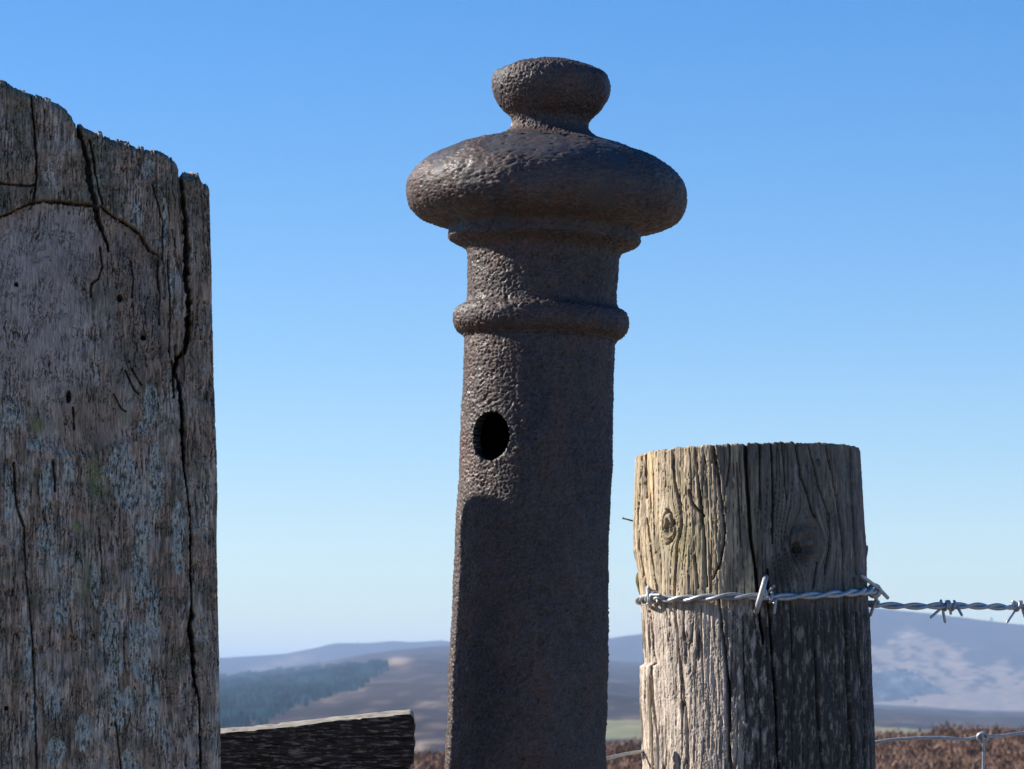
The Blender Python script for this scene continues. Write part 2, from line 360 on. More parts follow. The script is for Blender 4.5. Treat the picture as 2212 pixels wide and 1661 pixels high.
# heather: clumps of thin upright sprays
def heather():
    N = 8000
    Y = 30 + 66 * rng.random(N) ** 0.65; X = (rng.random(N) * 2 - 1) * (0.21 * Y + 1.5)
    g = ground_z(X, Y); hh = (0.18 + 0.30 * rng.random(N) ** 2 + 0.22 * (rng.random(N) < 0.06)) * (0.85 + 0.6 * fb2(X * 0.5, Y * 0.3, 31, 3))
    K = 80
    d = rng.normal(size=(N, K, 3)); d[..., 2] = np.abs(d[..., 2]); d /= np.linalg.norm(d, axis=2)[..., None]
    rad = 0.24 + 0.20 * rng.random((N, 1))
    base = np.stack([X, Y, g], -1)[:, None] + d * np.stack([rad, rad, hh[:, None] * 0.75], -1) * (0.35 + 0.65 * rng.random((N, K, 1)))
    L = 0.05 + 0.08 * rng.random((N, K, 1))
    dirv = d * 0.6 + np.array([0.1, 0, 0.55]) + rng.normal(size=(N, K, 3)) * 0.5; dirv /= np.linalg.norm(dirv, axis=2)[..., None]
    side = np.cross(dirv, rng.normal(size=(N, K, 3))); side /= np.linalg.norm(side, axis=2)[..., None]
    w = 0.010 + 0.009 * rng.random((N, K, 1))
    V = np.stack([base - side * w, base + side * w, base + dirv * L * 1.3], 2)
    tone = (0.45 + 0.8 * rng.random((N, 1, 1)) + 0.3 * fb2(X * 0.5, Y * 0.25, 32, 3)[:, None, None]) * (0.7 + 0.6 * rng.random((N, K, 1)))
    C = np.array([0.25, 0.155, 0.115]) * tone
    C = np.where(rng.random((N, K, 1)) < 0.12, np.array([0.24, 0.19, 0.13]) * tone, C)
    C = np.repeat(C[:, :, None], 3, 2)
    n = N * K
    tag(raw_mesh('heather', V.reshape(-1, 3), np.arange(n * 3).reshape(-1, 3), mat_heather, col=C.reshape(-1, 3), smooth=False),
        'reddish brown winter heather covering the near moor behind the posts', 'heather', kind='stuff')
heather()

# ------------------------------------------------------------------ cast iron post
IY = 2.33
def iron():
    base_c = pt(1136, 1661, IY); top_c = pt(1193, 125, IY)
    def axis(py): return at(interp(py, [(125, 1193), (184, 1192), (412, 1181.5), (505, 1177), (690, 1167.5), (972, 1158), (1200, 1149.5), (1400, 1143), (1661, 1135.5)]), py, IY)
    prof = [(124, 0.5), (125.5, 25), (131.5, 56), (138.5, 78), (145, 95), (154, 114), (168, 124), (186, 127), (203, 124), (213, 120.5), (222, 116), (232, 109.5), (240, 102), (248, 92.5), (254, 86), (260, 82), (268, 80.5), (276, 82), (283, 86), (289, 94), (293, 104), (297, 121), (300, 137), (306, 161), (311, 176), (320, 200), (334, 232), (352, 261), (372, 281), (392, 294), (412, 300), (430, 300), (446, 297.5), (462, 289.5), (473, 279), (483, 264), (491, 244), (497, 222), (499.8, 207), (502, 205), (519, 204.5), (526, 199), (532, 188), (537, 175), (543, 166.5), (551, 162.5), (562, 161), (600, 160), (640, 159), (654, 160.5), (661, 165), (666, 174), (673, 181.5), (683, 185.5), (694, 187), (706, 185.5), (717, 180), (724, 172), (728, 164), (734, 160.5), (745, 160), (930, 160.5), (1200, 164), (1400, 167), (1661, 171)]
    P = np.array(prof)
    s = np.concatenate([[0], np.cumsum(np.hypot(np.diff(P[:, 0]), np.diff(P[:, 1])))])
    # smoothed dense profile
    sm = smooth_path([(a, b, 0) for a, b in prof], 12)[:, :2]
    ssm = np.concatenate([[0], np.cumsum(np.hypot(np.diff(sm[:, 0]), np.diff(sm[:, 1])))])
    nr = 900; si = np.linspace(0, ssm[-1], nr)
    py = np.interp(si, ssm, sm[:, 0]); rp = np.maximum(np.interp(si, ssm, sm[:, 1]), 0.3)
    pyo = py.copy()                      # outline seen from below -> true profile of the turned shape
    al = np.arctan((HORIZON - py) / F); q = np.gradient(rp) / np.maximum(np.gradient(py), 1e-3)
    q = np.clip(q, -3.2, 6.0)
    K = np.ones(5) / 5; q = np.convolve(np.pad(q, 2, 'edge'), K, 'valid')
    py2 = py + rp * q * np.sin(al) ** 2; rp2 = rp * np.sqrt(1 + (q * np.sin(al)) ** 2)
    py2 = np.where(py > 745, py, py2); rp2 = np.where(py > 745, rp, rp2)
    py2 = np.maximum.accumulate(py2) + np.arange(nr) * 1e-3
    K = np.ones(3) / 3
    py = np.convolve(np.pad(py2, 1, 'edge'), K, 'valid'); rp = np.convolve(np.pad(rp2, 1, 'edge'), K, 'valid')
    A = axis(py); dep = A[:, 1] * cp + (A[:, 2] - CAMZ) * sp
    r = rp * dep / F
    # continue to the ground
    zb = A[-1, 2]; ez = np.geomspace(0.004, zb + 0.15, 40)
    u = (A[-1] - A[-200]); u = u / -u[2]
    A2 = A[-1] + u * ez[:, None]; r2 = r[-1] + 0.03 * ez
    A = np.vstack([A, A2]); r = np.concatenate([r, r2])
    nr = len(A); nc = 420
    ax = (A[0] - A[880]); ax /= np.linalg.norm(ax)                 # axis direction (up)
    e1 = np.array([1, 0, 0]) - ax * ax[0]; e1 /= np.linalg.norm(e1); e2 = np.cross(ax, e1)   # e2 points away
    th = np.linspace(0, 2 * math.pi, nc, endpoint=False) - math.pi * 0.5
    rad = np.cos(th)[:, None] * e1 + np.sin(th)[:, None] * e2      # th=-90deg faces the camera
    if np.dot(e2, [0, 1, 0]) < 0: rad = np.cos(th)[:, None] * e1 - np.sin(th)[:, None] * e2
    h = A @ ax
    dr = np.gradient(r); dh = np.gradient(h); L = np.hypot(dr, dh) + 1e-12
    nrad = np.abs(dh) / L; nax = dr / L * np.sign(-dh) * -1
    nax = -dr * np.sign(dh) / L
    V = A[:, None] + r[:, None, None] * rad[None]
    N = nrad[:, None, None] * rad[None] + nax[:, None, None] * ax
    X, Y, Z = V[..., 0], V[..., 1], V[..., 2]
    # cast / corroded relief
    lo = fb3(X * 22, Y * 22, Z * 22, 101, 3)
    md = fb3(X * 95, Y * 95, Z * 95, 102, 3)
    wx = 0.0012 * vn3(X * 330, Y * 330, Z * 330, 103); wy = 0.0012 * vn3(X * 330 + 40, Y * 330, Z * 330, 104)
    cr = fb3((X + wx) * 370, Y * 370, (Z + wy) * 370, 105, 3, 0.55)
    worm = 1 - np.abs(cr) * 2.4
    px, py_ = proj(V)
    smooth_zone = ss(0.02, 0.3, fb3(X * 35, Y * 35, Z * 35, 106, 2) + 0.55 * np.exp(-((py_ - 312) / 26) ** 2) - 0.12)
    smooth_zone *= (py_ < 500)
    amp = (0.00100 + 0.00030 * lo) * (1 - 0.75 * smooth_zone)
    amp = amp * (1 - 0.12 * (py_ < 480))
    d = amp * worm + 0.0006 * md + 0.0012 * lo
    d -= 0.0007 * ss(0.32, 0.6, fb3(X * 150, Y * 150, Z * 150, 113, 2)) + 0.0004 * ss(0.32, 0.5, fb3(X * 240, Y * 240, Z * 240, 114, 2))
    d += amp * 0.9 * np.clip(fb3(X * 800, Y * 800, Z * 800, 107, 2), -1, 1)
    d *= ss(0, 0.012, r)[:, None] * 0.85 + 0.15
    V = V + N * d[..., None]
    # colour: dark brown black with rust in the pits and a paler tone on the crests
    base = np.array([0.064, 0.049, 0.044]); rust = np.array([0.105, 0.052, 0.036]); pale = np.array([0.20, 0.165, 0.15])
    C = base * (1 + 0.35 * lo + 0.25 * md)[..., None]
    C = mixc(C, np.array([0.030, 0.028, 0.033]), 0.7 * ss(0.0, 0.45, fb3(X * 18, Y * 18, Z * 11, 111, 4)))     # old dark paint left in patches
    C = mixc(C, rust, 0.55 * ss(0.0, 0.5, fb3(X * 45, Y * 45, Z * 22, 108, 5)))
    C = mixc(C, rust * 1.3, 0.4 * ss(0.25, 0.6, fb3(X * 120, Y * 120, Z * 14, 112, 3)))
    C = mixc(C, rust * 0.8, 0.35 * ss(0.15, 0.5, fb3(X * 260, Y * 260, Z * 260, 109, 3)))
    C = mixc(C, pale, 0.22 * ss(0.5, 1.0, worm) * (1 - 0.6 * smooth_zone))
    C = mixc(C, np.array([0.045, 0.05, 0.056]), 0.6 * smooth_zone)
    # bolt hole
    hc = axis(np.array([955.0]))[0]; hr = 0.0
    ang = math.asin((1058.7 - 1159) / 160.5)
    hdir = math.sin(ang) * e1 - math.cos(ang) * (e2 if np.dot(e2, [0, 1, 0]) > 0 else -e2)
    hh = hc @ ax
    rr = float(np.interp(hh, h[::-1], r[::-1]))
    su = np.arctan2((rad @ np.cross(ax, hdir)), rad @ hdir)[None] * rr     # arc coordinate
    sv = (h - hh)[:, None] + 0 * su
    D = np.hypot(su, sv); phi = np.arctan2(sv, su)
    Rh = 51.0 / F * (IY * 1.01) * (1 + 0.035 * vn2(phi * 2.2, phi * 0 + 3, 8) + 0.02 * vn2(phi * 7, phi * 0 + 3, 9)) * (1 - 0.02 * np.cos(2 * phi))
    cell = 0.0011
    wall = 0.0055
    near = (rad @ hdir)[None] > 0
    snap_out = near & (D >= Rh) & (D < Rh + cell)
    inside = near & (D < Rh)
    k = np.where(snap_out | inside, Rh / np.maximum(D, 1e-6), 1.0)
    su2 = su * k; sv2 = sv * k
    a2 = su2 / rr; cr_ = np.cross(ax, hdir)
    radn = np.cos(a2)[..., None] * hdir + np.sin(a2)[..., None] * cr_
    rloc = rr + np.where(inside, -wall, d)
    axh = hc + (sv2[..., None]) * ax
    Vh = axh + rloc[..., None] * radn
    m = (snap_out | inside)[..., None]
    V = np.where(m, Vh, V)
    dead = inside & (D < Rh - 2 * cell)
    FQ = gridfaces(nr, nc)
    dm = dead.ravel(); keep = ~(dm[FQ].any(1)); 
    rows = np.repeat(np.arange(nr - 1), nc)
    pr = np.concatenate([pyo, 1661 + np.arange(40)])
    bounds = [('finial_knob', 0, 262), ('cap', 262, 499.5), ('collar', 499.5, 548), ('neck', 548, 660), ('ring_moulding', 660, 730), ('shaft', 730, 9999)]
    t = thing('cast_iron_post', (float(A[-1, 0]), IY, 0.0), 'dark rusty cast iron gatepost with mushroom cap and round knob on top', 'iron post')
    C = np.where(inside[..., None], 0.004, np.where(snap_out[..., None], 0.015, C))  # hole wall and rim coloured near-black for the shade inside
    Vf = V.reshape(-1, 3); Cf = C.reshape(-1, 3)
    for nm, a, b in bounds:
        sel = keep & (pr[rows] >= a) & (pr[rows] < b)
        v, f, c = compact(Vf, FQ[sel], Cf)
        raw_mesh(nm, v, f[:, ::-1], mat_iron, t, col=c)
    # hollow inside, seen through the bolt hole
    zz = np.linspace(-0.25, 0.16, 120); tt = np.linspace(0, 2 * math.pi, 180, endpoint=False)
    ri = rr - wall + 0.0006
    rdi = np.cos(tt)[:, None] * hdir + np.sin(tt)[:, None] * cr_
    Vi = hc + zz[:, None, None] * ax + ri * rdi[None]
    di = np.hypot((((tt + math.pi) % (2 * math.pi)) - math.pi)[None] * ri, zz[:, None])
    Fi = gridfaces(120, 180); ki = ~((di < 0.0165).ravel()[Fi].any(1))
    v, f, _ = compact(Vi.reshape(-1, 3), Fi[ki])
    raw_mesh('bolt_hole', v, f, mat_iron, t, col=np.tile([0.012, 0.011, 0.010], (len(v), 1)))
iron()

# ------------------------------------------------------------------ oak gate post (left)
GY = 2.04
def gate_post():
    a = R(11.0); e = np.array([-math.cos(a), -math.sin(a), 0]); nrm = np.array([math.sin(a), -math.cos(a), 0]); back = -nrm
    edge = [(-50, 448), (397, 453.5), (476, 455), (606, 458), (691, 460), (794, 463), (908, 466.5), (973, 470), (1071, 471.8), (1136, 470.3), (1188, 470), (1324, 473), (1420, 476), (1490, 475.5), (1502, 477.5), (1512, 476), (1578, 478.5), (1661, 479), (1800, 481)]
    top = [(-900, 420), (-500, 300), (-250, 190), (-100, 150), (0, 167), (26, 179), (42, 188), (65, 192), (94, 205), (125, 214), (146, 229), (172, 255), (182, 267), (221, 278), (228, 289), (260, 296), (309, 313), (351, 319), (379, 333), (386, 344), (389, 390), (390.5, 368), (403, 362.5), (419, 362.5), (432, 372), (439, 384), (454, 397), (520, 410)]
    W = 0.235; TH = 0.16
    nf = 420                                    # dense columns on the front
    sfr = np.concatenate([np.linspace(0, 0.140, 350), np.linspace(0.143, W, 70)])
    nv = 760
    zbot = pt(300, 1690, GY)[2]
    tz = np.concatenate([np.linspace(0, 1, nv)])
    # front base positions: iterate once so that corner lies on the traced edge
    Vf = np.zeros((nv, nf, 3))
    zt = np.full(nf, 2.0)
    x0 = np.full(nv, -0.175)
    for it in range(4):
        # column tops
        zt_new = np.zeros(nf)
        for j in range(1):
            xs = np.interp(zt, np.linspace(zbot, 2.2, nv), x0 if it else np.full(nv, x0[0]))
            Pj = np.stack([xs + e[0] * sfr, GY + e[1] * sfr, zt], -1)
            pxj, pyj = proj(Pj)
            tp = interp(pxj, top)
            # z for wanted py at this depth
            Yj = Pj[:, 1]; zt_new = at(pxj, tp, Yj)[:, 2]
        zt = zt_new
        zz = np.linspace(zbot, 2.2, nv)
        pyc = proj(np.stack([x0, np.full(nv, GY), zz], -1))[1]
        x0 = at(interp(pyc, edge), pyc, GY)[:, 0]
    Z = zbot + (zt[None] - zbot) * tz[:, None]
    X0 = np.interp(Z, zz, x0)
    base = np.stack([X0 + e[0] * sfr[None], GY + e[1] * sfr[None] + 0 * X0, Z], -1)
    px, py = proj(base)
    s = sfr[None] + 0 * Z; z = Z
    # recess (old mortice scar) -----------------------------------
    rec = [(-200, 520), (0, 466.6), (32.5, 453.6), (65, 437), (97.5, 432), (130, 434), (162.5, 439), (198, 440.6), (221, 444), (247, 466.6), (283, 486), (305.6, 505.6), (325, 541), (345, 551), (350, 620), (348, 700), (352, 780), (338, 830), (318, 908), (309, 934), (276, 957), (227, 973), (208, 993), (140, 983), (117, 993), (107, 973), (62, 954), (42, 885), (20, 869), (0, 856), (-200, 850)]
    jx = px + 3.0 * fb2(px * 0.06, py * 0.06, 1, 3) + 2 * fb2(px * 0.25, py * 0.1, 2, 2); jy = py + 5 * fb2(px * 0.12, py * 0.03, 3, 3)
    sd_ = sdpoly(jx, jy, rec)
    topside = ss(760, 520, py)
    recess = ss(0, 2.5 + 9 * (1 - topside), sd_)
    rdep = 0.0042 * topside + 0.0013
    rdep = rdep * (0.55 + 0.45 * ss(150, 30, sd_))
    # grain coordinate, bending round knots
    gx = px * 1.0; gy = py * 1.0
    for kx, ky, kr, asp in ((150, 862, 9, 2.2), (310, 729, 8, 2), (428, 1398, 14, 1.6), (95, 560, 16, 1.8), (260, 642, 5, 2)):
        dx = px - kx; dy = (py - ky) / asp; q = dx * dx + dy * dy + 1e-6
        gx = gx - dx * np.clip(kr * kr / q, 0, 0.98) * np.exp(-q / (kr * 6) ** 2)
    gx = gx + 5 * fb2(px * 0.012, py * 0.006, 4, 3)
    gx = gx + recess * 22 * np.sin((py - 500) / 170) * ss(330, 60, px)
    h = 0.0011 * fb2(gx * 0.035, gy * 0.004, 5, 3) + 0.0006 * fb2(gx * 0.11, gy * 0.010, 6, 3)
    fib = fb2(gx * 0.30, gy * 0.022, 7, 3)
    h = h + 0.00075 * fib * (1 - 0.45 * recess)
    h = h + 0.00022 * fb2(gx * 0.62, gy * 0.07, 8, 2)
    # small checks: thin splits and cross cracks
    r1 = np.abs(vn2(gx * 0.085, gy * 0.007, 9) + 0.25 * vn2(gx * 0.2, gy * 0.05, 10))
    rough_z = np.clip(ss(180, 250, px) * ss(900, 780, py) + 0.5 * (1 - recess), 0, 1)
    m1 = ss(-0.1, 0.35, fb2(px * 0.018, py * 0.012, 11, 3) + 0.35 * rough_z - 0.1)
    chk = ss(0.085, 0.01, r1) * m1
    r2 = np.abs(vn2(gx * 0.20, gy * 0.022, 12) + 0.3 * vn2(gx * 0.3, gy * 0.12, 13)); chk2 = ss(0.13, 0.02, r2) * ss(0.3, -0.1, fb2(px * 0.02, py * 0.02, 14, 2))
    r3 = np.abs(vn2(gx * 0.08, gy * 0.06, 15) + 0.35 * vn2(gx * 0.25, gy * 0.25, 16)); chk3 = ss(0.07, 0.0, r3) * ss(0.0, 0.4, fb2(px * 0.012, py * 0.012, 17, 2) + 0.45 * (py < 440) + 0.25 * rough_z - 0.1)
    h = h - 0.0026 * chk - 0.0014 * chk2 - 0.0012 * chk3
    h = h - recess * rdep
    h = h + 0.0016 * (1 - recess) * fb2(px * 0.02, py * 0.016, 49, 3) + 0.0012 * rough_z * np.floor(2.5 * fb2(gx * 0.045, py * 0.011, 50, 3)) * 0.5
    # big splits
    crackA = [(390, 350), (395, 421), (402, 476), (403, 541), (403, 606), (408, 639), (408.5, 681), (405, 729), (398, 760), (384, 772), (379, 801), (387, 830), (393.5, 876), (395, 960), (398, 1006), (406, 1071), (411, 1119), (412.5, 1223), (414, 1293), (415.5, 1324), (411, 1356), (415.6, 1404), (417, 1435), (422, 1477), (431.5, 1515), (433, 1578), (434.7, 1661), (436, 1760)]
    wA = interp(py, [(340, 3), (400, 4), (470, 6), (620, 6.5), (700, 6), (760, 6), (800, 3.2), (850, 4.5), (950, 4.2), (1010, 1.6), (1100, 1.0), (1220, 1.2), (1290, 2.4), (1370, 6.5), (1450, 5), (1500, 1.6), (1661, 1.0)])
    cracks = [(crackA, wA, 0.020),
              (rec[1:14], interp(px, [(0, 1.2), (60, 1.6), (110, 3.2), (190, 3.2), (230, 1.5), (250, 3.0), (350, 2.0)]), 0.007),  # scarp edge: groove coloured near-black for the overhang's shadow
              ([(160, 240), (167, 262), (175.6, 297), (188.6, 346), (195, 395), (205, 427.5), (211, 460), (221, 489), (234, 525), (237, 540)], interp(py, [(240, 2), (300, 5), (400, 7), (450, 7), (490, 4.5), (540, 1.2)]), 0.010),
              ([(68, 200), (68, 226), (73, 258), (78, 330), (80, 379), (73, 431)], 2.2, 0.005),
              ([(0, 395), (26, 398), (65, 401), (78, 396)], 2.0, 0.004),
              ([(194, 300), (202, 340), (210, 395), (222, 440)], 2.0, 0.006),
              ([(372, 778), (374, 800), (376, 858)], 2.4, 0.007),
              ([(345, 551), (342, 600), (347, 640), (344, 700)], 1.5, 0.004),
              ([(272, 800), (290, 840), (300, 850)], 1.6, 0.004), ([(285, 795), (305, 830)], 1.5, 0.003), ([(245, 850), (262, 880), (272, 888)], 1.4, 0.003),
              ([(217, 530), (222, 575), (214, 600), (198, 612), (197, 640)], 1.6, 0.004),
              ([(115, 993), (119, 1040), (119, 1060)], 2.2, 0.005), ([(158, 880), (161, 925)], 1.8, 0.004),
              ([(52, 1134), (56, 1240), (66, 1330), (74, 1450), (80, 1661)], 1.6, 0.003), ([(30, 1000), (35, 1090), (50, 1134)], 2.5, 0.004),
              ([(283, 560), (290, 600), (286, 640)], 1.2, 0.003), ([(362, 560), (368, 660), (366, 760)], 1.3, 0.003), ([(330, 400), (352, 480), (352, 560)], 1.2, 0.003),
              ([(250, 1560), (262, 1661)], 1.4, 0.003), ([(215, 1140), (222, 1260)], 1.2, 0.002)]
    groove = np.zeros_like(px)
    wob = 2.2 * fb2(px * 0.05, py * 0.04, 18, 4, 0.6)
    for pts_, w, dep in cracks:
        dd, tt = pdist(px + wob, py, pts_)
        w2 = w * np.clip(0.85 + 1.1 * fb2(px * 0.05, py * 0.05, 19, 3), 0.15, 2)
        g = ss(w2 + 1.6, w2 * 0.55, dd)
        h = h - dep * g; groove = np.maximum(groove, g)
    # the long splinter to the right of the split sits a little back
    dA = px - np.interp(py, [c[1] for c in crackA], [c[0] for c in crackA])
    h = h - 0.0025 * ss(0, 6, dA)
    h = h - 0.004 * ss(453, 482, px) ** 2
    # bore holes
    for hx, hy, rx, ry in ((260, 642, 5.5, 7), (36, 613, 4, 4), (310.5, 729, 5.5, 5), (149, 856, 5, 12), (14, 1530, 4, 4)):
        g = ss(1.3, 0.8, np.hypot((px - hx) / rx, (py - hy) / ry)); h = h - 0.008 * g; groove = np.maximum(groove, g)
    # knot on the splinter
    kq = np.hypot((px - 430) / 14, (py - 1398) / 17); h = h + 0.0022 * np.exp(-kq ** 2) + 0.0004 * np.cos(kq * 12) * np.exp(-kq)
    # ---------------------------------------------------------------- colour
    t1 = fb2(gx * 0.02, gy * 0.006, 30, 4); t2 = fb2(gx * 0.22, gy * 0.015, 31, 3)
    brown = np.array([0.30, 0.21, 0.145]); grey = np.array([0.40, 0.325, 0.255]); dark = np.array([0.085, 0.068, 0.056])
    C = mixc(brown * (1 + 0 * px[..., None]), grey, ss(-0.35, 0.45, t1 + 0.15 * recess * ss(300, 100, px)))
    C = C * (1 + (0.75 * t2 + 0.5 * fib) * (1 - 0.4 * recess))[..., None]
    C = mixc(C, dark, 0.6 * ss(0.15, 0.5, fb2(gx * 0.05, gy * 0.012, 32, 4)))
    C = mixc(C, np.array([0.12, 0.12, 0.08]), 0.55 * ss(0.0, 0.45, fb2(px * 0.012, py * 0.015, 33, 3) + 0.3 * (py < 440)))
    C = mixc(C, np.array([0.27, 0.20, 0.17]), 0.45 * recess * ss(0.1, 0.5, fb2(gx * 0.03, gy * 0.01, 34, 3)))
    scoop = recess * ss(235, 120, px + 25 * fb2(px * 0.01, py * 0.02, 53, 2)) * ss(930, 780, py)
    C = mixc(C, np.array([0.36, 0.29, 0.255]) * (1 + 0.35 * fib + 0.3 * t2)[..., None], 0.6 * scoop)
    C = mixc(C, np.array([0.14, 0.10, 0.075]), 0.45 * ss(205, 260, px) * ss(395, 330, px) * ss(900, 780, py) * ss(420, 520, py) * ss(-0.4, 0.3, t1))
    strk = fb2(gx * 0.075, gy * 0.0035, 54, 4, 0.55)
    C = C * (1 + 0.55 * strk * ss(880, 1000, py))[..., None]
    LIC = [(320, 362, 13, 26), (296, 466, 13, 30), (325, 875, 18, 45), (262, 1010, 34, 44), (280, 1060, 32, 40), (338, 1030, 17, 75), (150, 1022, 11, 32), (101, 1054, 14, 60), (20, 901, 26, 32), (81, 960, 22, 14), (309, 924, 12, 14), (384, 1140, 14, 50), (98, 1160, 18, 38), (309, 1155, 16, 34), (120, 1220, 14, 20), (133, 1315, 16, 38), (206, 1267, 9, 42), (235, 1356, 20, 62), (305, 1229, 17, 78), (330, 1324, 15, 62), (301, 1404, 24, 60), (247, 1440, 18, 45), (330, 1515, 14, 62), (282, 1515, 18, 30), (117, 1515, 18, 38), (120, 1626, 20, 32), (178, 1585, 18, 40), (254, 1535, 13, 46), (276, 1641, 18, 22), (387, 1200, 12, 40), (210, 390, 10, 12), (355, 480, 6, 60), (370, 620, 5, 40), (20, 1070, 10, 60), (60, 1420, 8, 60), (75, 1560, 8, 50), (355, 1590, 6, 30)]
    lic = np.zeros_like(px)
    for lx, ly, rx, ry in LIC: lic = np.maximum(lic, 1.3 - np.hypot((px - lx) / (rx * 1.05), (py - ly) / (ry * 1.08)))
    lic = ss(0.0, 0.12, lic - 0.28 + 0.42 * fb2(gx * 0.07, gy * 0.018, 35, 4))
    spots = fb2(gx * 0.13, py * 0.05, 36, 4, 0.65)
    core = ss(0.10, 0.24, spots) 
    speck = ss(-0.25, 0.25, fb2(gx * 0.4, gy * 0.10, 38, 3))
    C = mixc(C, np.array([0.50, 0.49, 0.41]) * (0.85 + 0.4 * fib[..., None]), lic * (0.62 + 0.36 * speck))
    C = mixc(C, np.array([0.06, 0.06, 0.052]), lic * core * 0.72)
    h = h + 0.00025 * lic * speck - 0.00045 * lic * core
    for mx_, my_, rx, ry, s_ in ((81, 918, 17, 20, .8), (202, 1015, 17, 34, .6), (211, 1045, 24, 40, .55), (167, 1136, 9, 13, 1), (205, 330, 26, 30, .3), (270, 900, 14, 18, .5), (180, 1240, 30, 60, .35)):
        g = ss(1.15, 0.6, np.hypot((px - mx_) / rx, (py - my_) / ry) + 0.3 * fb2(px * 0.15, py * 0.15, 37, 2)) * s_
        C = mixc(C, np.array([0.15, 0.18, 0.06]), g * 0.8)
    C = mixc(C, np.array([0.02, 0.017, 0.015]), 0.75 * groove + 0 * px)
    C = mixc(C, np.array([0.035, 0.03, 0.027]), np.clip(0.6 * (chk + 0.6 * chk2 + 0.5 * chk3), 0, 0.8))
    C = mixc(C, np.array([0.10, 0.06, 0.03]), 0.6 * np.exp(-kq ** 2))
    C = np.clip(C, 0.01, 0.6)
    # jagged end grain just at the top
    h = h - 0.006 * ss(0.985, 1.0, tz)[:, None] ** 2
    front = base + nrm * h[..., None]
    blk = np.floor(2.2 * fb2(px * 0.016, px * 0 + 0.5, 40, 2)) * 0.0015
    front[..., 2] += (ss(0.95, 1.0, tz)[:, None] ** 2) * (0.0011 * fb2(px * 0.03, px * 0 + 0.5, 39, 3, 0.5) + blk) 
    # perimeter: front (right->left), left side, back, right side
    m = 36
    tl = np.linspace(0, 1, 14)[1:]; tb = np.linspace(0, 1, 24)[1:]; tr = np.linspace(0, 1, m)[1:-1]
    FL = front[:, -1:]; FR = front[:, :1]
    BLc = FL + back * TH; BRc = FR + back * TH
    left = FL + back * TH * tl[None, :, None]; left[..., 2] = FL[..., 2]
    zr_back = FR[..., 2]
    bk = BLc + (BRc - BLc) * tb[None, :, None]
    right = BRc + (FR - BRc) * tr[None, :, None]
    nz = fb2(right[..., 1] * 300, right[..., 2] * 20, 44, 4)
    right = right - e * (0.0008 * nz[..., None]) + e * 0.0015
    PV = np.concatenate([front, left, bk, right], 1)
    cc = np.concatenate([C, np.tile(brown, (nv, len(tl) + len(tb) + len(tr), 1)) * (1 + 0.4 * fb2(PV[:, nf:, 1] * 200 + PV[:, nf:, 0] * 200, PV[:, nf:, 2] * 14, 45, 3))[..., None]], 1)
    # extend down to the ground
    nc = PV.shape[1]
    dz = np.linspace(zbot + 0.1, 0.01, 24)[:, None]
    low = np.repeat(PV[:1], 24, 0); low[..., 2] = low[..., 2] - (dz + 0 * low[..., 2])
    low = low + np.array([0.010, 0, 0]) * (dz / zbot)[..., None]
    nlow = fb2(low[..., 0] * 250 + low[..., 1] * 250, low[..., 2] * 8, 46, 4); low = low + nrm * (0.0015 * nlow)[..., None]
    cl = brown * (1 + 0.5 * nlow)[..., None]
    # top: perimeter rows pulled in towards the middle line (rough end grain)
    cen = (PV[-1, :nf][np.clip(np.arange(nc), 0, nf - 1)] + 0)
    s_all = np.concatenate([sfr, np.full(len(tl), W), W - W * tb, np.zeros(len(tr))])
    ctr = np.stack([np.interp(s_all, sfr, front[-1, :, 0]), np.interp(s_all, sfr, front[-1, :, 1]), np.interp(s_all, sfr, front[-1, :, 2])], -1) + back * TH * 0.5
    ctr[:, 2] += 0.004
    tops = []
    for f in (0.04, 0.1, 0.2, 0.35, 0.55, 0.8, 1.0):
        q = PV[-1] * (1 - f) + ctr * f; q[:, 2] += 0.003 * fb2(q[:, 0] * 260, q[:, 1] * 260, 47, 3) - 0.002 * f
        tops.append(q)
    tops = np.array(tops)
    ct = np.array([0.17, 0.11, 0.085]) * (1 + 0.5 * fb2(tops[..., 0] * 300, tops[..., 1] * 300, 48, 3))[..., None]
    ALL = np.concatenate([low, PV, tops], 0); CA = np.concatenate([cl, cc, ct], 0)
    # weathered top falls away to the back, the splinter keeps a torn tip standing
    rowt = np.concatenate([np.zeros(24), tz, np.ones(len(tops))]) ** 14
    f0 = np.array([x0[-1], GY, 0.0]); dpt = np.clip((ALL - f0) @ back, 0, 0.12)
    sal = np.clip((ALL - f0) @ e, 0, W)
    ALL[..., 2] -= rowt[:, None] * np.clip(dpt - 0.007, 0, 0.065) * 1.15 * ss(0.0165, 0.0195, sal)
    tip = ss(0.006, 0.011, dpt) * ss(0.05, 0.03, dpt) * ss(0.000, 0.003, sal) * ss(0.0145, 0.0115, sal)
    ALL[..., 2] += rowt[:, None] * tip * (0.0016 + 0.0015 * fb2(sal * 700, dpt * 200, 51, 3))
    CA = mixc(CA, np.array([0.50, 0.40, 0.28]), 0.8 * tip * rowt[:, None])
    FQ = gridfaces(ALL.shape[0], nc)
    side = np.zeros(ALL.shape[:2], bool)
    side[24:24 + nv, :nf] = dA > 0
    side[:24, :nf] = (dA[0] > 0)[None]
    side[24 + nv:, :nf] = (dA[-1] > 0)[None]
    side[:, nc - len(tr):] = True
    isl = side.ravel()[FQ].all(1)
    t = thing('gate_post', (-0.29, GY + 0.08, 0.0), 'broad weathered oak gatepost with lichen and a long split at the left edge', 'gate post')
    for nm, sel in (('timber', ~isl), ('split_slab', isl)):
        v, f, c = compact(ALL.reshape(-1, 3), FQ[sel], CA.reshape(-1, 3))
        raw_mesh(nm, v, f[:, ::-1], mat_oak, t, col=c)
gate_post()

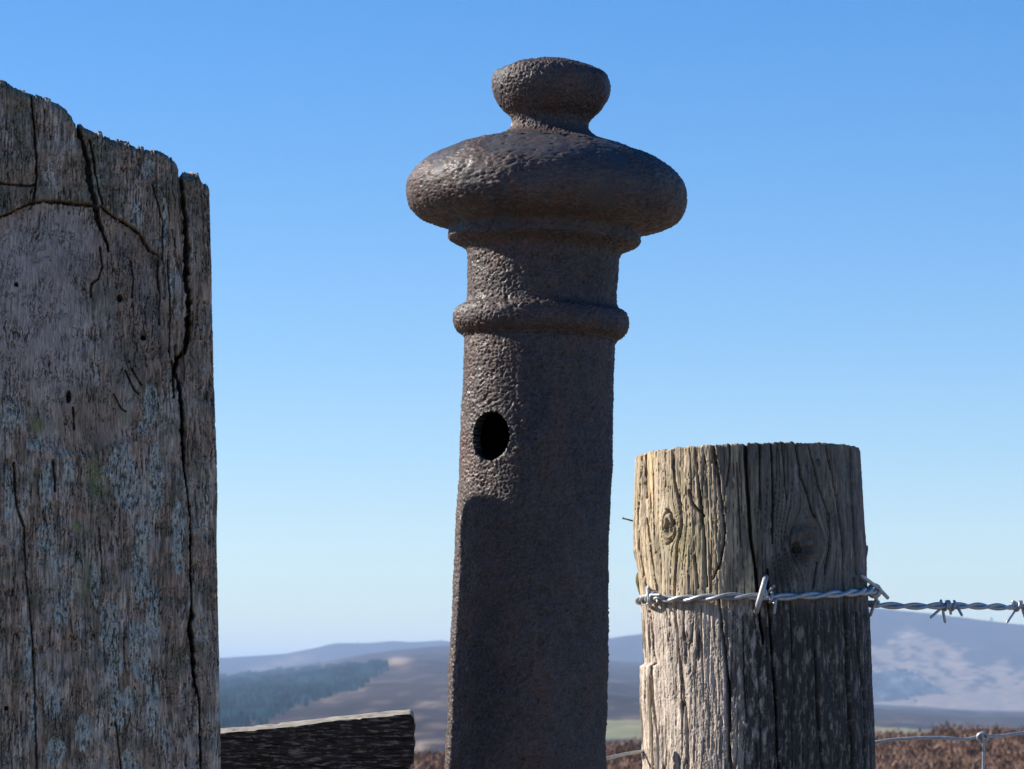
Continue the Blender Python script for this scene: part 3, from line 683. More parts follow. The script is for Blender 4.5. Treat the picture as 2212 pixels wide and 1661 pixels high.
# ------------------------------------------------------------------ round fence post (right)
RY = 2.51
LEFT_E = [(960, 1373), (986, 1372.8), (1079, 1370), (1133, 1367.5), (1186, 1370), (1235, 1378), (1294, 1383.5), (1322, 1387.5), (1403, 1391.6), (1434, 1393.5), (1440, 1387.5), (1510, 1387.5), (1577, 1392), (1661, 1393.5), (1800, 1396)]
RIGHT_E = [(960, 1857), (977, 1857.5), (1066, 1863), (1146, 1868), (1186, 1871), (1240, 1871), (1321, 1875), (1336, 1877.6), (1483, 1883), (1591, 1888.4), (1661, 1889.7), (1800, 1893)]
def rp_axis(z):
    """axis x and radius of the round post at world height z"""
    z = np.asarray(z, float)
    py = proj(np.stack([0.175 + 0 * z, RY + 0 * z, z], -1))[1]
    pc = np.clip(py, 900, 1800)
    lx = 1370 + (pc - 980) * 0.030; rx = interp(pc, RIGHT_E)
    cx = at((lx + rx) / 2, pc, RY)[..., 0]
    dep = RY * cp + (z - CAMZ) * sp
    r = (rx - lx) / 2 / F * dep
    r = r * (1 - 0.5 * (r / RY) ** 2)
    below = np.clip(at(0, 1800, RY)[2] - z, 0, 3)
    return cx + below * 0.035, r
def round_post():
    nb = 60; nfr = 510
    thf = np.linspace(-R(100), R(100), nfr); thb = np.linspace(R(100), R(260), nb + 2)[1:-1]
    th = np.concatenate([thf, thb]); nc = len(th)          # 0 faces camera, negative = left
    zc_top = [at(px_, py_, RY - 0.0877 * math.cos(t_))[2] for px_, py_, t_ in
              ((1374, 986, -1.5), (1403.7, 974, -1.05), (1452, 966, -0.74), (1538, 959.6, -0.33), (1605, 957, -0.03), (1672, 954, 0.24), (1753, 955.6, 0.61), (1806, 959.6, 0.93), (1844, 965, 1.25), (1856, 971.7, 1.5))]
    tt = [-1.5, -1.05, -0.74, -0.33, -0.03, 0.24, 0.61, 0.93, 1.25, 1.5]
    ztop = np.interp(th, tt + [3.14, 4.6], zc_top + [zc_top[-1] - 0.001, zc_top[0]])
    zbot = float(at(1600, 1690, RY)[2])
    nv = 510; tz = np.linspace(0, 1, nv)[:, None]
    Z = zbot + (ztop[None] - zbot) * tz
    cx, r = rp_axis(Z)
    T = th[None] + 0 * Z
    rad = np.stack([np.sin(T), -np.cos(T), 0 * T], -1)
    base = np.stack([cx, RY + 0 * cx, Z], -1) + r[..., None] * rad
    px, py = proj(base)
    fr = (np.abs(T) < R(100))
    # unrolled surface coordinate in photo units so detail does not squeeze at the edges
    ux = T * 245.0; uy = py.copy()
    FX = px; 
    gx = ux.copy()
    knots = ((1437, 1138, 13, 34), (1720.5, 1173, 33, 44), (1641, 1149, 5, 8), (1752, 1000, 5, 9))
    def tou(p): return math.asin(max(-1, min(1, (p - 1618) / 243.0))) * 245
    kmask = np.zeros_like(px); krings = np.zeros_like(px)
    for kx, ky, rx, ry in knots:
        ku = tou(kx); rxu = rx / max(0.45, math.cos(ku / 245))
        dx = ux - ku; dy = (py - ky) * rxu / ry; q = dx * dx + dy * dy + 1e-6
        gx = gx - dx * np.clip(rxu * rxu / q, 0, 0.97) * np.exp(-(np.maximum(np.sqrt(q) - rxu, 0) / (rxu * 2.0)) ** 2)
        qq = np.sqrt(q) / rxu
        k = ss(1.1, 0.9, qq); kmask = np.maximum(kmask, k); krings = np.where(qq < 1.15, qq, krings)
    gx = gx + 3 * fb2(ux * 0.008, py * 0.003, 204, 2) + (py - 1200) * 0.03
    lower = ss(1270, 1330, py)
    h = 0.0011 * fb2(gx * 0.022, py * 0.0015, 205, 3) + 0.0005 * fb2(gx * 0.07, py * 0.003, 206, 3)
    fib = fb2(gx * 0.22, py * 0.012, 207, 3)
    h = h + 0.00042 * fib + 0.00028 * fb2(gx * 0.5, py * 0.06, 208, 2)
    r1 = np.abs(vn2(gx * 0.055, py * 0.0018, 209) + 0.10 * vn2(gx * 0.15, py * 0.02, 210)); chk = ss(0.07, 0.005, r1)
    r2 = np.abs(vn2(gx * 0.13, py * 0.010, 211) + 0.2 * vn2(gx * 0.3, py * 0.05, 212)); chk2 = ss(0.06, 0.0, r2) * ss(-0.1, 0.2, fb2(ux * 0.02, py * 0.01, 213, 2))
    ragl = ss(-1.05, -1.3, T)
    r3 = np.abs(vn2(gx * 0.11, py * 0.003, 223)); chk3 = ss(0.16, 0.0, r3) * ragl
    h = h - 0.0017 * chk - 0.0011 * chk2 - 0.003 * chk3
    # blotchy worn skin below the wire
    bl = fb2(gx * 0.10 + 0.5 * fb2(ux * 0.1, py * 0.05, 230, 3), py * 0.020, 214, 5, 0.65)
    skin = ss(-0.14, 0.32, bl + 0.25 * fb2(gx * 0.35, py * 0.05, 232, 3) - 0.10 * ss(-0.35, 0.1, T)) * lower
    h = h + 0.00035 * skin - 0.0002 * lower
    crk = np.abs(fb2(gx * 0.16, py * 0.07, 215, 3)); h = h - 0.0003 * ss(0.12, 0, crk) * lower
    cracks = [([(1607, 940), (1609, 957), (1612, 1025), (1621, 1160), (1632, 1235), (1640, 1322), (1649, 1390)], interp(py, [(940, 4.2), (1160, 2.8), (1300, 2.6), (1395, 1.2)]), 0.016),
              ([(1665, 940), (1669.5, 1052), (1668, 1173)], 1.3, 0.006), ([(1716, 940), (1731, 1031), (1758, 1111), (1764, 1118)], 1.7, 0.006),
              ([(1781, 945), (1801, 1039), (1820, 1160), (1825, 1267), (1828, 1349), (1833, 1484), (1841, 1591), (1845, 1700)], interp(py, [(960, 1.6), (1250, 1.8), (1350, 3.4), (1661, 3.6)]), 0.012),
              ([(1449, 950), (1457.4, 1039), (1469.5, 1092), (1473.5, 1133), (1462, 1180), (1457, 1280), (1457.4, 1304), (1462.7, 1376), (1476, 1484), (1484, 1564), (1487, 1700)], 1.5, 0.007),
              ([(1499, 945), (1505.7, 1020), (1513.8, 1079), (1521.8, 1173), (1526, 1267)], 1.5, 0.006),
              ([(1540, 950), (1549, 1010), (1556, 1060), (1566, 1150), (1557, 1210), (1540, 1250)], 2.0, 0.005),
              ([(1574, 950), (1576, 1000), (1568, 1050)], 1.3, 0.004), ([(1538, 955), (1543, 1000)], 3.0, 0.004),
              ([(1552, 1290), (1554, 1312), (1565, 1403), (1575.5, 1510), (1573, 1599), (1578, 1700)], interp(py, [(1290, 2.0), (1400, 3.0), (1600, 3.4)]), 0.010),
              ([(1658, 1230), (1660, 1309), (1667, 1403), (1675, 1510), (1683, 1700)], interp(py, [(1230, 1.5), (1400, 2.4)]), 0.008),
              ([(1761, 1403), (1763.5, 1510), (1777, 1661), (1779, 1700)], 1.6, 0.006), ([(1766, 1215), (1758, 1270)], 2.2, 0.006), ([(1793, 1110), (1793, 1180), (1782, 1240)], 1.4, 0.005),
              ([(1845, 1250), (1852, 1400), (1866, 1500), (1870, 1700)], 2.4, 0.008), ([(1838, 970), (1842, 1090), (1850, 1240)], 1.8, 0.007),
              ([(1393, 978), (1395, 1040), (1398, 1075)], 2.8, 0.010), ([(1395, 1320), (1400, 1345), (1406, 1403), (1413, 1434)], interp(py, [(1320, 1.5), (1380, 4.0), (1434, 2.5)]), 0.010),
              ([(1408, 1436), (1411, 1510), (1424, 1612)], interp(py, [(1436, 3.2), (1540, 2.8), (1612, 1)]), 0.010),
              ([(1384, 985), (1383, 1100), (1388, 1220), (1395, 1290)], 1.2, 0.004), ([(1489, 1060), (1497, 1090), (1520, 1115)], 2.4, 0.004), ([(1400, 1120), (1412, 1230), (1420, 1275)], 1.0, 0.003),
              ([(1500, 1200), (1508, 1270)], 1.6, 0.004), ([(1513, 1310), (1516, 1400), (1520, 1500)], 1.0, 0.003), ([(1604, 1330), (1606, 1450), (1612, 1560)], 1.0, 0.004), ([(1707, 1300), (1712, 1420)], 1.0, 0.003),
              ([(1590, 1000), (1597, 1120), (1600, 1180)], 0.9, 0.003), ([(1640, 960), (1642, 1100)], 0.9, 0.003), ([(1690, 960), (1700, 1080)], 0.9, 0.003), ([(1745, 960), (1772, 1060), (1790, 1110)], 1.5, 0.005)]
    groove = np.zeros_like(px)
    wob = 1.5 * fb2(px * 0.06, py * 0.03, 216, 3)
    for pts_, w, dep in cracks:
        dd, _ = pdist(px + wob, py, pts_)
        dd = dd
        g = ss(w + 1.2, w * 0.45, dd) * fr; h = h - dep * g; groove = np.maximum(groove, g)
    # knots
    h = h + kmask * (0.0012 * np.cos(krings * 9 + 2 * fb2(px * 0.05, py * 0.05, 217, 2)) - 0.0004) 
    d2 = np.hypot((px - 1437) / 17, (py - 1138) / 38); gk = ss(0.12, 0.0, np.abs(d2 - 1)) * ss(0, 8, px - 1437); h = h - 0.004 * gk * fr
    hk = ss(1.2, 0.7, np.hypot((px - 1722) / 9, (py - 1184) / 14) + 0.5 * fb2(px * 0.12, py * 0.12, 218, 2)) * fr
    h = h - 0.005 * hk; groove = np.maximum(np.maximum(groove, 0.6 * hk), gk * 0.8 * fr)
    # silhouette bites on the left edge
    ledge = interp(py, LEFT_E) - (1370 + (py - 980) * 0.030)
    wl = ss(-1.0, -1.35, T)
    h = h - wl * ledge / F * RY
    h = h - 0.0015 * ss(1432, 1438, py) * ss(-1.0, -1.12, T) * -1
    # rim wear
    h = h - 0.0008 * ss(0.994, 1.0, tz) ** 2 + 0 * T
    # colour -------------------------------------------------------
    tan = np.array([0.45, 0.36, 0.245]); shade_wood = np.array([0.190, 0.157, 0.126])  # tan for the sunlit left, darker copy for the right: shade painted in
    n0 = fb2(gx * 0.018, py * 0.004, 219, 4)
    C = mixc(tan * (1 + 0 * px[..., None]), shade_wood, ss(-0.25, 0.3, n0 + 0.9 * (ss(-0.35, 0.15, T) - 0.45)))
    low_c = mixc(np.array([0.47, 0.395, 0.325]) * (1 + 0 * px[..., None]), shade_wood * 1.15, ss(-0.3, 0.2, T + 0.25 * n0))  # same painted sunlit and shaded split below the wire
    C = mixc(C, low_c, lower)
    C = C * (1 + 0.5 * fib + 0.4 * fb2(gx * 0.12, py * 0.008, 220, 4) + 0.3 * fb2(gx * 0.3, py * 0.03, 231, 3))[..., None]
    gr = fb2(ux * 0.02, py * 0.012, 221, 3)
    green = np.clip(np.exp(-((px - 1470) / 55) ** 2 - ((py - 1180) / 60) ** 2) + 0.8 * np.exp(-((px - 1626) / 16) ** 2 - ((py - 1190) / 60) ** 2) + 0.4 * ss(1250, 1050, py) * ss(0.0, 0.4, gr), 0, 1)
    C = mixc(C, np.array([0.235, 0.215, 0.085]), 0.5 * green * (1 - lower))
    dst = ss(0.0, 0.3, fb2(gx * 0.035, py * 0.009, 222, 5, 0.6) + 0.3 * ss(-0.4, 0.0, T) - 0.06) * (1 - lower)
    C = mixc(C, np.array([0.10, 0.09, 0.075]), 0.6 * dst)
    # black weathering under the wire, deepened as painted shade on the right half
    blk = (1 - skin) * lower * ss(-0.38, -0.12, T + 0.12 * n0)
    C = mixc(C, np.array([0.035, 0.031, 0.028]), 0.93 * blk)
    C = mixc(C, np.array([0.03, 0.03, 0.03]), 0.7 * ss(1.2, 0.5, np.hypot((px - 1690) / 40, (py - 1235) / 42) + 0.7 * bl) * fr)
    C = mixc(C, np.array([0.62, 0.55, 0.47]), lower * 0.4 * ss(0.1, 0.4, fb2(gx * 0.12, py * 0.02, 224, 3)) * ss(0.1, -0.3, T))
    frsh = np.exp(-((px - 1405) / 5) ** 2) * ss(1100, 1060, py) * ss(975, 985, py) * fr
    C = mixc(C, np.array([0.72, 0.50, 0.27]), 0.9 * frsh)
    C = mixc(C, np.array([0.11, 0.085, 0.06]), 0.55 * kmask * ss(0.3, 0, np.abs(np.sin(krings * 8))) + 0.25 * kmask)
    C = mixc(C, np.array([0.04, 0.036, 0.03]), 0.8 * ss(1.3, 0.8, np.hypot((px - 1722) / 33, (py - 1175) / 42)) * fr * ss(-0.2, .2, bl + 0.15))
    C = mixc(C, np.array([0.52, 0.46, 0.36]), 0.7 * (np.exp(-((px - 1438) / 6) ** 2 - ((py - 1198) / 22) ** 2) + np.exp(-((px - 1433) / 5) ** 2 - ((py - 1090) / 16) ** 2)) * fr)
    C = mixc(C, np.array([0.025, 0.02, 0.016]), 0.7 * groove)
    C = mixc(C, np.array([0.05, 0.04, 0.03]), np.clip(0.75 * chk + 0.55 * chk2 + 0.6 * chk3, 0, 0.85))
    C = mixc(C, np.array([0.05, 0.045, 0.04]), 0.7 * lower * ss(0.12, 0.4, fb2(gx * 0.13, py * 0.0045, 233, 4)))
    C = np.clip(C, 0.01, 0.8)
    Vv = base + rad * h[..., None]
    Vv[..., 2] += (ss(0.97, 1.0, tz) ** 2) * 0.0016 * fb2(ux * 0.10, ux * 0 + 0.5, 225, 4)
    # below the frame
    k = 22; dz = np.linspace(zbot + 0.1, 0.01, k)[:, None]
    low = np.repeat(Vv[:1], k, 0); low[..., 2] -= dz; low[..., 0] += 0.035 * dz
    cl = np.repeat(C[:1], k, 0)
    cen = np.array([float(rp_axis(np.array(ztop.mean()))[0]), RY, ztop.mean() - 0.002])
    tops = np.array([Vv[-1] * (1 - f) + cen * f + [0, 0, 0.0] for f in (0.03, 0.1, 0.3, 0.6, 0.95)])
    tops[..., 2] += 0.0006 * fb2(tops[..., 0] * 400, tops[..., 1] * 60, 226, 3)
    ct = np.array([0.30, 0.24, 0.17]) * (1 + 0.3 * np.sin(np.hypot(tops[..., 0] - cen[0], tops[..., 1] - RY) * 2500))[..., None]
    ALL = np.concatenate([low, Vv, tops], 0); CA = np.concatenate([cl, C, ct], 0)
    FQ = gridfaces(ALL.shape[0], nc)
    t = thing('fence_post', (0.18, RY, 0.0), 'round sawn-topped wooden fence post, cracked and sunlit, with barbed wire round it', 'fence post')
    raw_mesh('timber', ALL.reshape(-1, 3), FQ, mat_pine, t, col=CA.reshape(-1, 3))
    # lifted splinters and bark flakes on the edges
    def sliver(pts_, w, nm='splinter', c=(0.34, 0.29, 0.2)):
        P = smooth_path(pts_, 6); n = len(P)
        rr = w * np.clip(np.sin(np.linspace(0.12, math.pi - 0.05, n)), 0.08, 1) ** 0.6
        v, f = tube([P], w, 6, True, rr * (1 + 0.2 * rng.random(n)))
        raw_mesh(nm, v, f, mat_pine, t, col=np.array(c) * (0.8 + 0.4 * rng.random((len(v), 1))), smooth=False)
    ys = RY
    sliver([pt(1388, 1437, ys), pt(1388.5, 1480, ys - .004), pt(1389.5, 1540, ys - .004), pt(1393, 1620, ys), pt(1394, 1690, ys)], 0.0022)
    sliver([pt(1401, 1438, ys - .025), pt(1402, 1480, ys - .03), pt(1405, 1540, ys - .03), pt(1409, 1630, ys - .03), pt(1410, 1690, ys - .03)], 0.0016)
    sliver([pt(1378, 1236, ys), pt(1376.5, 1250, ys), pt(1379, 1266, ys), pt(1385, 1290, ys)], 0.0013, c=(0.25, 0.23, 0.1))
    sliver([pt(1391, 1330, ys - .01), pt(1392, 1370, ys - .012), pt(1398, 1432, ys - .012)], 0.0016)
    sliver([pt(1368, 1189, ys), pt(1370.5, 1192, ys), pt(1373, 1210, ys)], 0.0007)
    sliver([pt(1873.5, 1178, ys), pt(1872, 1190, ys), pt(1870, 1210, ys)], 0.0010, c=(0.12, 0.1, 0.08))
    sliver([pt(1414, 1608, ys - .05), pt(1417, 1604, ys - .052), pt(1419, 1630, ys - .052), pt(1420, 1690, ys - .052)], 0.0022, c=(0.5, 0.42, 0.34))
round_post()

nl = thing('nail', pt(1367, 1125, RY), 'thin rusty nail poking out of the left side of the round post', 'nail')
v, f = tube([[pt(1346, 1119.5, RY), pt(1380, 1128.5, RY)]], 0.0006, 8); raw_mesh('shank', v, f, mat_nail, nl)
v, f = tube([[pt(1344.5, 1119.2, RY), pt(1346.2, 1119.6, RY)]], 0.0009, 8); raw_mesh('point', v, f, mat_nail, nl)

# ------------------------------------------------------------------ barbed wire
WR = 0.00146
def on_post(px, py, off=0.0032):
    """point just outside the round post's front at photo position"""
    Y = RY - 0.06
    for _ in range(6):
        P = pt(px, py, Y); cx, r = rp_axis(np.array(P[2])); rr = float(r) + off
        q = rr * rr - (P[0] - float(cx)) ** 2
        Y = RY - math.sqrt(max(q, 0))
    return pt(px, py, Y)
def ring_pt(thd, py, off=0.003):
    z = float(pt(1600, py, RY)[2]); cx, r = rp_axis(np.array(z)); t = R(thd)
    X = float(cx) + (float(r) + off) * math.sin(t); Y = RY - (float(r) + off) * math.cos(t)
    px = CX + X / Y * F
    return np.array([X, Y, pt(px, py, Y)[2]])
free = [(3100, 1322, 2.69), (2700, 1316, 2.63), (2400, 1311, 2.582), (2203, 1309, 2.575), (2181, 1311.5, 2.57), (2108, 1309, 2.56), (2035, 1308.5, 2.55), (1977, 1309.5, 2.545), (1905, 1307, 2.54), (1884, 1305, 2.535)]
path = [pt(*q) for q in free]
path += [ring_pt(d, 1303 - (d - 100) * 0.02, 0.003 - 0.004 * (d > 200)) for d in (125, 155, 180, 205, 235, 262)]
path += [ring_pt(275, 1294, -0.0005)]
front_pts = [(1411, 1291), (1450, 1293.5), (1521, 1291), (1566, 1288.5), (1618, 1288), (1660, 1290), (1700, 1289), (1760, 1286), (1820, 1282), (1860, 1278.5)]
path += [on_post(a, b) for a, b in front_pts]
path += [ring_pt(78, 1276, 0.004), ring_pt(88, 1277, 0.0055)]
cen = smooth_path(path, 24)
sl = np.concatenate([[0], np.cumsum(np.linalg.norm(np.diff(cen, axis=0), axis=1))])
ns = int(sl[-1] / 0.0016); si = np.linspace(0, sl[-1], ns); cen = np.stack([np.interp(si, sl, cen[:, k]) for k in range(3)], -1)
Tn = np.gradient(cen, axis=0); Tn /= np.linalg.norm(Tn, axis=1)[:, None]
N1 = np.cross(Tn, [0, 0, 1.0]); N1 /= np.linalg.norm(N1, axis=1)[:, None]; N2 = np.cross(N1, Tn)
bw = thing('barbed_wire', tuple(path[12]), 'twisted galvanised barbed wire wrapped round the round post and running right', 'barbed wire')
for k in (0, 1):
    ph = si / 0.036 * 2 * math.pi + 1.1 * np.sin(si * 17) + k * math.pi
    P = cen + (WR * 0.95) * (np.cos(ph)[:, None] * N1 + np.sin(ph)[:, None] * N2)
    v, f = tube([P], WR, 10); raw_mesh('strand', v, f, mat_galv, bw)
def near_idx(p): return int(np.argmin(np.linalg.norm(cen - np.array(p), axis=1)))
def barb(p, tipA, tipB, turns=1.6, rad=0.0034, rw=0.00115, width=0.005, ph0=0.0, nm='barb'):
    i = near_idx(p); T, A, B = Tn[i], N1[i], N2[i]; c = cen[i]
    k = int(20 * turns); pts_ = []
    for j in range(k + 1):
        a = ph0 + j / k * turns * 2 * math.pi
        pts_.append(c + T * width * (j / k - 0.5) + rad * (math.cos(a) * A + math.sin(a) * B))
    def cut(tip, anchor):
        tip = np.array(tip, float); mid = anchor * 0.45 + tip * 0.55
        return [tip, tip * 0.75 + mid * 0.25, mid]
    P = np.array(cut(tipA, pts_[0]) + pts_ + cut(tipB, pts_[-1])[::-1])
    P = smooth_path(P, 3); n = len(P)
    rr = np.full(n, rw); rr[:2] = rw * 0.45; rr[-2:] = rw * 0.45
    v, f = tube([P], rw, 9, True, rr); raw_mesh(nm, v, f, mat_galv, bw)
# barb at the left shoulder of the post
pL = on_post(1404, 1290)
barb(pL, on_post(1401, 1267, 0.004), on_post(1397, 1306, 0.006), 1.3, ph0=1.5)
barb(on_post(1412, 1290), on_post(1427, 1285, 0.008), on_post(1421, 1302, 0.006), 1.2, ph0=0.6)
# barb beside the big staple
barb(on_post(1668, 1289), on_post(1673, 1264, 0.007), on_post(1672, 1327, 0.004), 1.6, ph0=2.0)
barb(on_post(1661, 1289), on_post(1652, 1272, 0.006), on_post(1673, 1306, 0.008), 1.3, ph0=0.4)
# tie off at the right shoulder
e1 = ring_pt(84, 1277, 0.005)
barb(e1, pt(1919, 1293, RY - 0.004), pt(1860, 1243, RY - 0.05), 2.0, rad=0.0042, rw=0.0014, ph0=0.3)
barb(e1 + np.array([0.001, 0, -0.001]), pt(1900, 1304, RY - 0.008), pt(1879, 1333, RY + 0.0), 1.6, rad=0.0038, ph0=2.8)
# free span barbs
def yfree(px): return float(np.interp(px, [q[0] for q in free][::-1], [q[2] for q in free][::-1]))
for cx_, tips in ((2046, [((2009, 1335), (2042, 1346)), ((2079, 1331), (2054, 1327))]), (2204, [((2174, 1346), (2240, 1330)), ((2232, 1288), (2214, 1334))]),
                  (2395, [((2370, 1340), (2410, 1282)), ((2425, 1330), (2385, 1286))]), (2600, [((2580, 1342), (2612, 1288)), ((2625, 1335), (2590, 1296))])):
    for q, (ta, tb) in enumerate(tips):
        yy = yfree(cx_); o_ = (q - 0.5) * 14
        barb(pt(cx_ + o_, 1309, yy), pt(*ta, yy - 0.006), pt(*tb, yy + 0.004), 1.15, rad=0.0034, rw=0.00105, ph0=q * 1.6 + 0.4)

# ------------------------------------------------------------------ staples
def staple(pa, pb, w, lift, label, loc):
    a_in = on_post(*pa, -0.012); a0 = on_post(*pa, 0.001); b0 = on_post(*pb, 0.001); b_in = on_post(*pb, -0.012)
    m = (pa[0] * 0.5 + pb[0] * 0.5, pa[1] * 0.5 + pb[1] * 0.5)
    q1 = on_post(pa[0] * .8 + pb[0] * .2, pa[1] * .8 + pb[1] * .2, lift); q2 = on_post(*m, lift * 1.15); q3 = on_post(pa[0] * .2 + pb[0] * .8, pa[1] * .2 + pb[1] * .8, lift)
    P = smooth_path([a_in, a0, q1, q2, q3, b0, b_in], 8)
    t = thing('staple', tuple(loc), label, 'staple', 'fencing staples holding the barbed wire')
    v, f = tube([P], w, 12); raw_mesh('staple_loop', v, f, mat_staple, t)
staple((1654, 1248), (1634, 1320), 0.00205, 0.0072, 'thick grey staple over the barbed wire at the middle of the round post', on_post(1644, 1284))
staple((1398, 1270), (1404, 1310), 0.0013, 0.0060, 'thin staple over the barbed wire at the left shoulder of the round post', on_post(1401, 1289))

# ------------------------------------------------------------------ netting wire
nt_ = thing('wire_netting', tuple(pt(1890, 1603, 2.54)), 'plain galvanised stock netting wire running below the barbed wire', 'wire netting')
P = smooth_path([pt(*q) for q in ((1100, 1690, 2.43), (1200, 1663, 2.45), (1306, 1639, 2.47), (1349, 1629, 2.485), (1385, 1623.5, 2.5), (1400, 1622, 2.52), (1480, 1616, 2.605), (1640, 1611, 2.615), (1800, 1606, 2.605), (1880, 1604, 2.59), (1891, 1603, 2.585), (1925, 1598, 2.585), (1959, 1595.5, 2.585), (2000, 1593.5, 2.585), (2034, 1593.5, 2.585), (2062, 1595.5, 2.585), (2085, 1597, 2.59), (2112, 1591.5, 2.59), (2126, 1590.5, 2.59), (2160, 1590, 2.595), (2212, 1583, 2.6), (2400, 1560, 2.63), (2800, 1520, 2.71), (3200, 1490, 2.79))], 8)
v, f = tube([P], 0.00125, 10); raw_mesh('line_wire', v, f, mat_galv, nt_)
P = smooth_path([pt(*q) for q in ((2127, 1583, 2.587), (2122, 1590, 2.586), (2124, 1604, 2.587), (2124.5, 1630, 2.588), (2124, 1661, 2.59), (2123, 1800, 2.59), (2121, 2400, 2.59))], 8)
v, f = tube([P], 0.00115, 10); raw_mesh('stay_wire', v, f, mat_galv, nt_)
kc = pt(2123, 1592.5, 2.587)
K = [kc + 0.0032 * np.array([math.cos(a) * 1.15, -0.25 * math.sin(a * 1) - 0.1, math.sin(a) * 0.95]) + np.array([0, 0.0004 * a - 0.001, 0]) for a in np.linspace(0.3, 4.6 * math.pi, 46)]
v, f = tube([K], 0.00125, 9); raw_mesh('knot', v, f, mat_galv, nt_)
st2 = thing('staple', tuple(pt(1391, 1630, RY)), 'small bright staple low on the left side of the round post', 'staple', 'fencing staples holding the netting')
v, f = tube([smooth_path([pt(1398, 1616, RY), pt(1391, 1618, RY - .004), pt(1388, 1628, RY - .006), pt(1391, 1640, RY - .004), pt(1398, 1650, RY)], 6)], 0.0011, 8); raw_mesh('staple_loop', v, f, mat_galv, st2)

# ------------------------------------------------------------------ wooden gate behind the oak post
def board(name, parent, x0, x1, ztf, thick, Y, drop, rows=420, seed=300, rnd=0.004, slope=0.003):
    """horizontal board: ztf(x)=top z, front face at y=Y"""
    xs = np.linspace(x0, x1, rows)
    nfc, ntp = 90, 16
    zf = np.linspace(0, 1, nfc)
    ring = []
    for k in zf: ring.append((0.0, k))                       # front face bottom->top
    for k in np.linspace(0, 1, ntp)[1:]: ring.append((k, 1.0))   # top front->back
    for k in np.linspace(1, 0, 12)[1:]: ring.append((1.0, k))
    for k in np.linspace(1, 0, 6)[1:-1]: ring.append((k, 0.0))
    ring = np.array(ring); nc = len(ring)
    X = xs[:, None] + 0 * ring[None, :, 0]; zt = ztf(xs)[:, None]
    Yv = Y + thick * ring[None, :, 0] + 0 * X
    Zv = zt - drop + drop * ring[None, :, 1] + slope * ring[None, :, 0] * (ring[None, :, 1] > 0.99)
    # rounded right end
    er = np.clip((X - (x1 - rnd)) / rnd, 0, 1); Zc = zt - drop / 2
    Zv = Zc + (Zv - Zc) * (1 - (1 - np.sqrt(np.clip(1 - er ** 2, 0, 1))) * rnd / drop * 1.6)
    n = fb2(X * 14, Zv * 260, seed, 4); n2 = fb2(X * 70, Zv * 700, seed + 1, 3); hf = 0.0013 * n + 0.0007 * n2
    r = np.abs(vn2(X * 12, Zv * 190, seed + 2)); hf = hf - 0.002 * ss(0.08, 0, r)
    V = np.stack([X, Yv - hf * (ring[None, :, 0] < 0.5) * 1.0, Zv + 0.5 * hf * (ring[None, :, 1] > 0.99)], -1)
    V[..., 0] += 0.002 * fb2(Zv * 160, Yv * 80, seed + 4, 3) * ss(x1 - 0.01, x1, X)
    base = np.array([0.040, 0.036, 0.033]); pal = np.array([0.20, 0.19, 0.175])  # near-black face colour carries the shade on the front
    fl = ss(0.05, 0.35, fb2(X * 90, Zv * 520, seed + 3, 4, 0.65) + 0.12 * fb2(X * 20, Zv * 30, seed + 6, 2))
    C = mixc(base * (1 + 0.5 * n)[..., None], pal, fl)
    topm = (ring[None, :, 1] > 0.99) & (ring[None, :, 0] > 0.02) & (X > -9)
    C = np.where(topm[..., None], np.array([0.27, 0.25, 0.21]) * (1 + 0.5 * n2)[..., None], C)  # sunlight on the top painted in as a paler colour
    Vf = V.reshape(-1, 3); FQ = gridfaces(rows, nc)
    c0 = V[0].mean(0); c1 = V[-1].mean(0); Vf = np.vstack([Vf, c0, c1]); nn = rows * nc; k = np.arange(nc)
    FT = np.vstack([np.stack([np.full(nc, nn), (k + 1) % nc, k], -1), np.stack([np.full(nc, nn + 1), (rows - 1) * nc + k, (rows - 1) * nc + (k + 1) % nc], -1)])
    Cf = np.vstack([C.reshape(-1, 3), base[None], base[None]])
    raw_mesh(name, Vf, [FQ[:, ::-1], FT[:, ::-1]], mat_rail, parent, col=Cf)
GYR = 2.395
gt = thing('wooden_gate', (-0.28, GYR, 0.0), 'dark wooden gate rail with its top edge coloured pale as if sunlit between the oak and iron posts', 'gate')
xr = float(pt(893, 1560, GYR)[0]); xl = float(pt(40, 1600, GYR)[0])
zx = [(float(pt(a, b, GYR)[0]), float(pt(a, b, GYR)[2])) for a, b in ((40, 1622), (480, 1583), (560, 1576), (640, 1568), (720, 1558), (800, 1550), (870, 1543), (893, 1542))]
topf = lambda x: np.interp(x, [q[0] for q in zx], [q[1] for q in zx])
dropz = (1655 - 1545) / F * GYR * 1.01
board('rail', gt, xl, xr, topf, 0.028, GYR, dropz)
board('rail', gt, xl, xr - 0.0015, lambda x: topf(x) - dropz - 0.0012, 0.028, GYR + 0.002, 0.05, rows=220, seed=320)
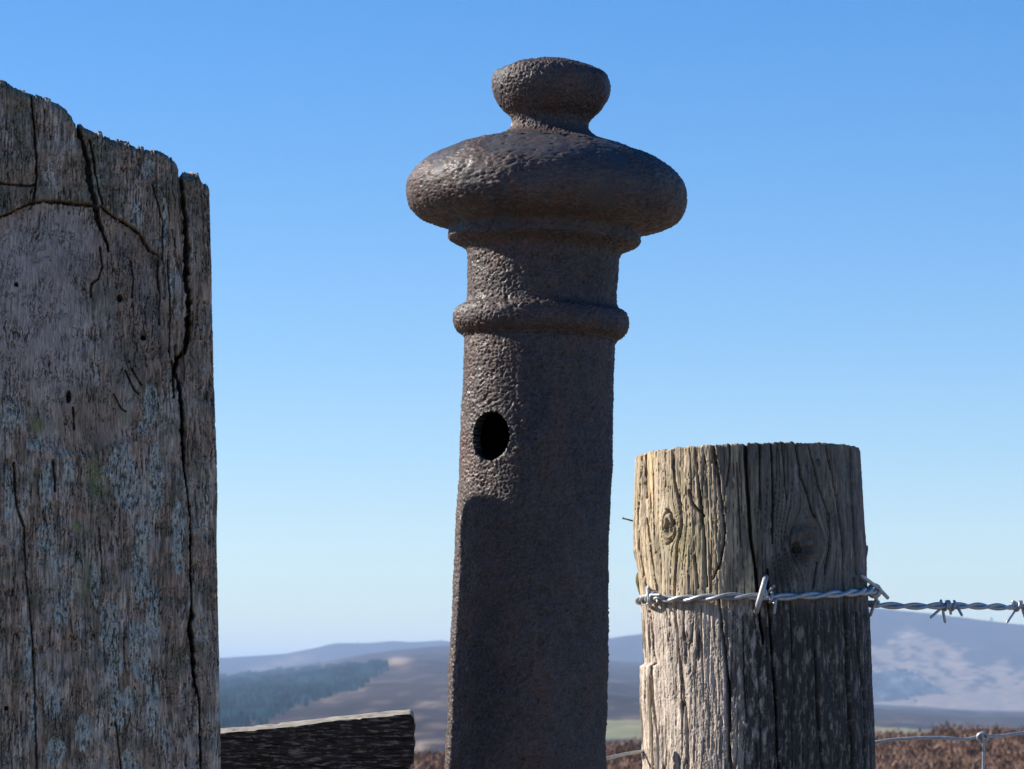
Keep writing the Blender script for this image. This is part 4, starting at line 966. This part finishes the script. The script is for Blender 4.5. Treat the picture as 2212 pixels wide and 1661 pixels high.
# added upright, unseen behind the oak post; inferred from its shadow
def unseen_upright():
    ztop = float(pt(1050, 1080, IY)[2]) + 0.147
    xs0, xs1, y0, y1 = -0.318, -0.256, 2.313, 2.3705
    nr = 60; zz = np.linspace(-0.1, 1, nr) * ztop
    q = np.linspace(0, 1, 9)[:-1]
    ring = [(a, 0) for a in q] + [(1, a) for a in q] + [(1 - a, 1) for a in q] + [(0, 1 - a) for a in q]
    ring = np.array(ring); n = len(ring)
    zz2 = np.concatenate([zz[:-1], ztop - 0.012 + 0.012 * np.sin(np.linspace(0, math.pi / 2, 8))])
    sc = np.concatenate([np.ones(nr - 1), np.cos(np.linspace(0, math.pi / 2 * 0.97, 8))])
    P = np.zeros((len(zz2), n, 3))
    P[..., 0] = (xs0 + xs1) / 2 + (ring[None, :, 0] - 0.5) * (xs1 - xs0) * (0.6 + 0.4 * sc[:, None])
    P[..., 1] = (y0 + y1) / 2 + (ring[None, :, 1] - 0.5) * (y1 - y0) * (0.55 + 0.45 * sc[:, None])
    P[..., 2] = zz2[:, None] + np.clip(zz2[:, None] / ztop, 0, 1) ** 8 * (0.9 * (2.3705 - 0.006 - P[..., 1]))
    P[..., :2] += 0.0012 * fb2(P[..., 0] * 120 + P[..., 1] * 120, P[..., 2] * 20, 330, 3)[..., None]
    C = np.array([0.16, 0.14, 0.12]) * (1 + 0.4 * fb2(P[..., 0] * 150 + P[..., 1] * 150, P[..., 2] * 12, 331, 3))[..., None]
    Vf = np.vstack([P.reshape(-1, 3), P[-1].mean(0)]); m = len(zz2) * n; k = np.arange(n)
    FT = np.stack([np.full(n, m), (len(zz2) - 1) * n + k, (len(zz2) - 1) * n + (k + 1) % n], -1)
    raw_mesh('unseen_upright', Vf, [gridfaces(len(zz2), n), FT], mat_rail, gt, col=np.vstack([C.reshape(-1, 3), C[-1, :1]]))
unseen_upright()

# ------------------------------------------------------------------ haze
def haze():
    m = bpy.data.materials.new('haze'); m.use_nodes = True; n = m.node_tree; n.nodes.clear()
    out = n.nodes.new('ShaderNodeOutputMaterial'); v = n.nodes.new('ShaderNodeVolumePrincipled')
    v.inputs['Color'].default_value = (0.52, 0.72, 1.0, 1); v.inputs['Density'].default_value = 0.000098; v.inputs['Anisotropy'].default_value = 0.0
    n.links.new(v.outputs[0], out.inputs['Volume'])
    x0, x1, y0, y1, z0, z1 = -31000, 31000, -31000, 31000, -420, 150
    V = [(a, b, c) for c in (z0, z1) for b in (y0, y1) for a in (x0, x1)]
    Fq = np.array([(0, 2, 3, 1), (4, 5, 7, 6), (0, 1, 5, 4), (2, 6, 7, 3), (0, 4, 6, 2), (1, 3, 7, 5)])
    o = raw_mesh('haze', V, Fq, m, smooth=False); tag(o, 'thin blue haze over the moor and hills', 'haze', kind='stuff')
haze()
